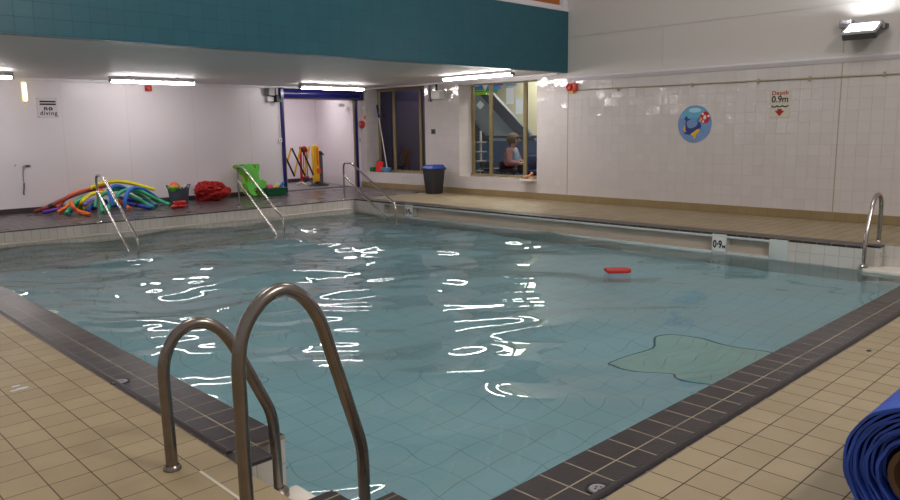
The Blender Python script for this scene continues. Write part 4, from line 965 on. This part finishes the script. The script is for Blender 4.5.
skin_mesh('top', tp, [('a', 'b'), ('b', 'c'), ('c', 'd')], 'a', 'bluetop', t)
tr = {k: ((nd[k][0]), tuple(q+.015 for q in nd[k][1]) if isinstance(nd[k][1], tuple) else nd[k][1]+.018) for k in ('pel', 'kl', 'al', 'kr', 'ar')}
skin_mesh('trousers', tr, [('pel', 'kl'), ('kl', 'al'), ('pel', 'kr'), ('kr', 'ar')], 'pel', 'trousers', t)

t.rotation_euler.z = .4
# things on the glass of the lobby window
XG = XFR+.008
def sheet(name, label, cat, y0, y1, z0, z1, m): return tag(obj(name, box(XG, XG+.003, y0, y1, z0, z1), m), label, cat)
sheet('paper_notice', 'upper left blank paper notice on the lobby window', 'notice', 9.49, 9.68, 1.755, 2.06, 'paper')
sheet('paper_notice', 'lower right blank paper notice on the lobby window', 'notice', 9.262, 9.44, 1.56, 1.86, 'paper')
tag(obj('diamond_sticker', prism([(0, -.09), (.115, 0), (0, .09), (-.115, 0)], (XG, 10.37, 1.765), (0, -1, 0), (0, 0, 1), 0, .003), 'paper'), 'pale diamond sticker on the left pane of the lobby window', 'sticker')
t = thing('window_banner', 'green and lime banner with white emblem at the top of the lobby window', 'sign', (XG, 10.2, 1.96))
obj('upper_strip', box(XG, XG+.003, 10.137, 10.51, 2.08, 2.155), 'signblue', t)
obj('green_strip', box(XG, XG+.003, 10.137, 10.51, 2.02, 2.08), 'signgreen', t)
obj('lime_strip', box(XG, XG+.003, 10.137, 10.51, 1.965, 2.02), 'signlime', t)
obj('emblem', prism([(0, -.085), (.075, .03), (.055, .075), (.03, .035), (0, .085), (-.03, .035), (-.055, .075), (-.075, .03)], (XG-.002, 10.235, 2.115), (0, -1, 0), (0, 0, 1), 0, .003), 'white', t)
obj('white_line', box(XG-.002, XG+.001, 10.25, 10.48, 2.045, 2.055), 'white', t)
for yy in (10.48, 10.42): obj('white_block', box(XG-.002, XG+.001, yy-.02, yy+.02, 2.13, 2.155), 'white', t)
t = thing('window_banner', 'purple and blue stepped banner end beside the middle window bar', 'sign', (XG, 9.9, 2.0))
obj('purple_strip', box(XG, XG+.003, 9.76, 10.018, 2.12, 2.16), 'signpurple', t)
obj('blue_strip', box(XG, XG+.003, 9.83, 10.018, 2.055, 2.12), 'signblue', t)
obj('green_strip', box(XG, XG+.003, 9.91, 10.018, 1.99, 2.055), 'signgreen', t)
for w_, yc in (('Building', 9.56),):
    o = text('window_lettering', w_, .09, 'signblue', (XG+.003, yc, 2.125), (0, 1, 0), (0, 0, 1), None, .001, bold=.002)
    tag(o, 'reversed blue lettering along the top of the lobby window', 'lettering')
# glimpse in the dark room behind the left window
t = thing('stacked_seat', 'dull orange chair in the dark room behind the left window', 'chair', (12.0, 13.6, 0))
obj('backrest', box(11.96, 12.0, 13.75, 14.05, .45, .85, .03), mat('dull_orange_fabric', '#7a4030', .8), t, True); obj('seat', box(11.7, 12.0, 13.75, 14.05, .40, .45, .02), 'seatdark', t)
for a in ((11.72, 13.77), (11.98, 13.77), (11.72, 14.03), (11.98, 14.03)): obj('leg', box(a[0]-.01, a[0]+.01, a[1]-.01, a[1]+.01, 0, .4), 'black', t)
tag(obj('sloping_partition', prism([(13.3, 3.0), (16.4, 3.0), (16.4, 0), (14.0, 0), (14.0, 1.2)], (13.15, 0, 0), (0, 1, 0), (0, 0, 1), 0, .04), mat('dull_violet_board', '#5a5070', .7)), 'violet sloping partition in the dark room behind the left window', 'partition')

# ---- red float in the water
t = thing('kick_float', 'red foam float drifting alone on the water', 'float', (6.755, 4.36, ZW-.005))
Rm = rotm(math.radians(-40), 'Z')
pl = [(-.13, -.085), (.09, -.085), (.125, -.06), (.14, 0), (.125, .06), (.09, .085), (-.13, .085)]
obj('board', prism([(x*math.cos(-.75)-y*math.sin(-.75), x*math.sin(-.75)+y*math.cos(-.75)) for x, y in pl], (6.76, 4.37, ZW), (1, 0, 0), (0, 1, 0), -.015, .022, bev=.006), 'red', t)
obj('edge_band', prism([(x*1.02*math.cos(-.75)-y*1.02*math.sin(-.75), x*1.02*math.sin(-.75)+y*1.02*math.cos(-.75)) for x, y in pl], (6.76, 4.37, ZW), (1, 0, 0), (0, 1, 0), -.002, .006), 'redfoam', t)

# ---- floor drains in the coping
def drain(label, x, y):
    t = thing('floor_drain', label, 'drain', (x, y, 0), 'round drains in the coping')
    obj('cover', lathe([(0, .009), (.034, .009), (.037, .006), (.038, .002)], (x, y, 0), 28), 'grey', t, True)
    obj('ring', lathe([(.039, .003), (.040, .0085), (.047, .0085), (.049, .003)], (x, y, 0), 28), 'black', t, True)
    for a in range(5): obj('hole', lathe([(0, .0098), (.0045, .0098), (.0045, .008)], (x+.013*math.cos(a*1.256), y+.013*math.sin(a*1.256), 0), 8), 'black', t)
drain('round metal drain cover in the black coping, at the bottom edge of the picture', 2.09, 1.41)
drain('round metal drain cover in the black coping left of the near grab rails', 1.33, 3.87)
b = bmesh.new()
for (x, y, r) in ((.928, 4.213, .022), (.942, 4.15, .03), (.90, 4.14, .018)): lathe([(0, .002), (r, .001), (r, 0)], (x, y, 0), 9, bm=b, sy=.5)
tag(obj('torn_label', b, 'paper'), 'torn scraps of pale paper stuck to the tan deck at the left', 'litter')
b = bmesh.new(); lathe([(0, .004), (.02, .003), (.022, 0)], (4.55, 1.26, 0), 9, bm=b, sy=.6)
tag(obj('rubber_plug', b, 'black'), 'small black spot of rubber on the tan deck at the right edge', 'litter')

# ---- blue rolled mat on the near right deck
t = thing('rolled_pool_mat', 'large blue foam mat rolled up on the tan deck at the right corner', 'mat', (2.9, .48, 0))
cx, cz, R0, R1, turns, L1 = .497, .229, .106, .222, 11, 3.5
b = bmesh.new(); n = int(turns*56); th = (R1-R0)/turns; rows = []
rs2 = np.random.RandomState(4); jit = rs2.rand(24)
for i in range(n+1):
    a = 2*PI*i/56; r = R0+(R1-R0)*i/n; tt = th*(.80+.1*math.sin(i*.21))
    r += .0028*math.sin(a*3+i*.03)+.0016*math.sin(a*11.3); ca, sa = math.cos(a+2.0), math.sin(a+2.0)
    xf = 2.43+.012*math.sin(i*.045)+.035*jit[(i//56) % 24]+.006*math.sin(a*7)-.05*max(0, (i/n)-.86)/.14
    row = []
    for xx in (xf, xf+.12, 3.0, L1):
        for rr in (r, r+tt): row.append(b.verts.new((xx, cx+ca*rr, cz+sa*rr)))
    rows.append(row)
for i in range(n):
    A, B = rows[i], rows[i+1]
    for j in range(3):
        b.faces.new((A[2*j], A[2*j+2], B[2*j+2], B[2*j])); b.faces.new((A[2*j+1], B[2*j+1], B[2*j+3], A[2*j+3]))
    b.faces.new((A[0], B[0], B[1], A[1])); b.faces.new((A[6], A[7], B[7], B[6]))
for Rw in (rows[0], rows[-1]):
    for j in range(3): b.faces.new((Rw[2*j], Rw[2*j+1], Rw[2*j+3], Rw[2*j+2]))
obj('foam_spiral', b, 'roll', t, True)
obj('core_tube', lathe([(.085, 2.60), (.085, 2.445), (.103, 2.445), (.103, L1-.03), (.085, L1-.03), (.085, 2.60)], (0, cx, cz), 24, 'X'), 'core', t, True)

# ================================================================ LIGHT
def area(name, loc, rot, sx, sy, power, col=(1, 1, 1)):
    l = bpy.data.lights.new(name, 'AREA'); l.shape = 'RECTANGLE'; l.size = sx; l.size_y = sy; l.energy = power; l.color = col
    o = bpy.data.objects.new(name, l); C.objects.link(o); o.location = loc; o.rotation_euler = rot; return o
# unseen area lights added to brighten the lobby, store and dark room
area('lobby_fill', (12.2, 9.6, 2.9), (0, 0, 0), 1.2, 1.2, 80, (1, .93, .8))
area('lobby_fill', (13.8, 11.5, 2.9), (0, 0, 0), 1, 1, 80, (1, .95, .82))
area('store_fill', (9.6, 15.2, 2.55), (0, 0, 0), 1.2, .6, 34, (1, .93, .95))
area('dark_room_fill', (12.2, 14.6, 2.9), (0, 0, 0), .6, .6, 10, (1, .93, .95))
# unseen fill lights added above and behind the viewpoint to brighten the hall
area('hall_back_fill', (3.0, -2.5, 5.4), (math.radians(62), 0, math.radians(-8)), 1.4, 1.0, 210, (1, .94, .88))  # added fill, tilted to lift the back pool wall and surfaces facing the viewer
for (x, y) in ((1.0, 5.0), (6.0, 3.5)):
    area('hall_fill', (x, y, 6.3), (0, 0, 0), 1.6, 1.6, HALL, (1, .94, .88))
w = bpy.data.worlds.new('World'); bpy.context.scene.world = w; w.use_nodes = True
bg = w.node_tree.nodes['Background']; bg.inputs[0].default_value = (1, .95, .92, 1); bg.inputs[1].default_value = WORLD

# ================================================================ CAMERA
f, pitch, yaw, roll = 737.3821, .1616, .8014, -.014
fw = Vector((math.cos(yaw)*math.cos(pitch), math.sin(yaw)*math.cos(pitch), -math.sin(pitch)))
r0 = Vector((math.sin(yaw), -math.cos(yaw), 0)); u0 = r0.cross(fw)
rt = r0*math.cos(roll)+u0*math.sin(roll); up = -r0*math.sin(roll)+u0*math.cos(roll)
cd = bpy.data.cameras.new('camera'); cd.lens = f/900*36; cd.sensor_width = 36; cd.clip_start = .05; cd.clip_end = 100
cam = bpy.data.objects.new('camera', cd); C.objects.link(cam)
m4 = Matrix((rt, up, -fw)).transposed().to_4x4(); m4.translation = Vector((0, 0, 1.2825)); cam.matrix_world = m4
sc = bpy.context.scene; sc.camera = cam
sc.view_settings.view_transform = 'Standard'; sc.view_settings.look = 'None'; sc.view_settings.gamma = 1; sc.view_settings.exposure = EXPO
sc.cycles.use_denoising = True; sc.cycles.sample_clamp_indirect = 6; sc.cycles.blur_glossy = .3
sc.cycles.max_bounces = 10; sc.cycles.caustics_reflective = False; sc.cycles.transparent_max_bounces = 12
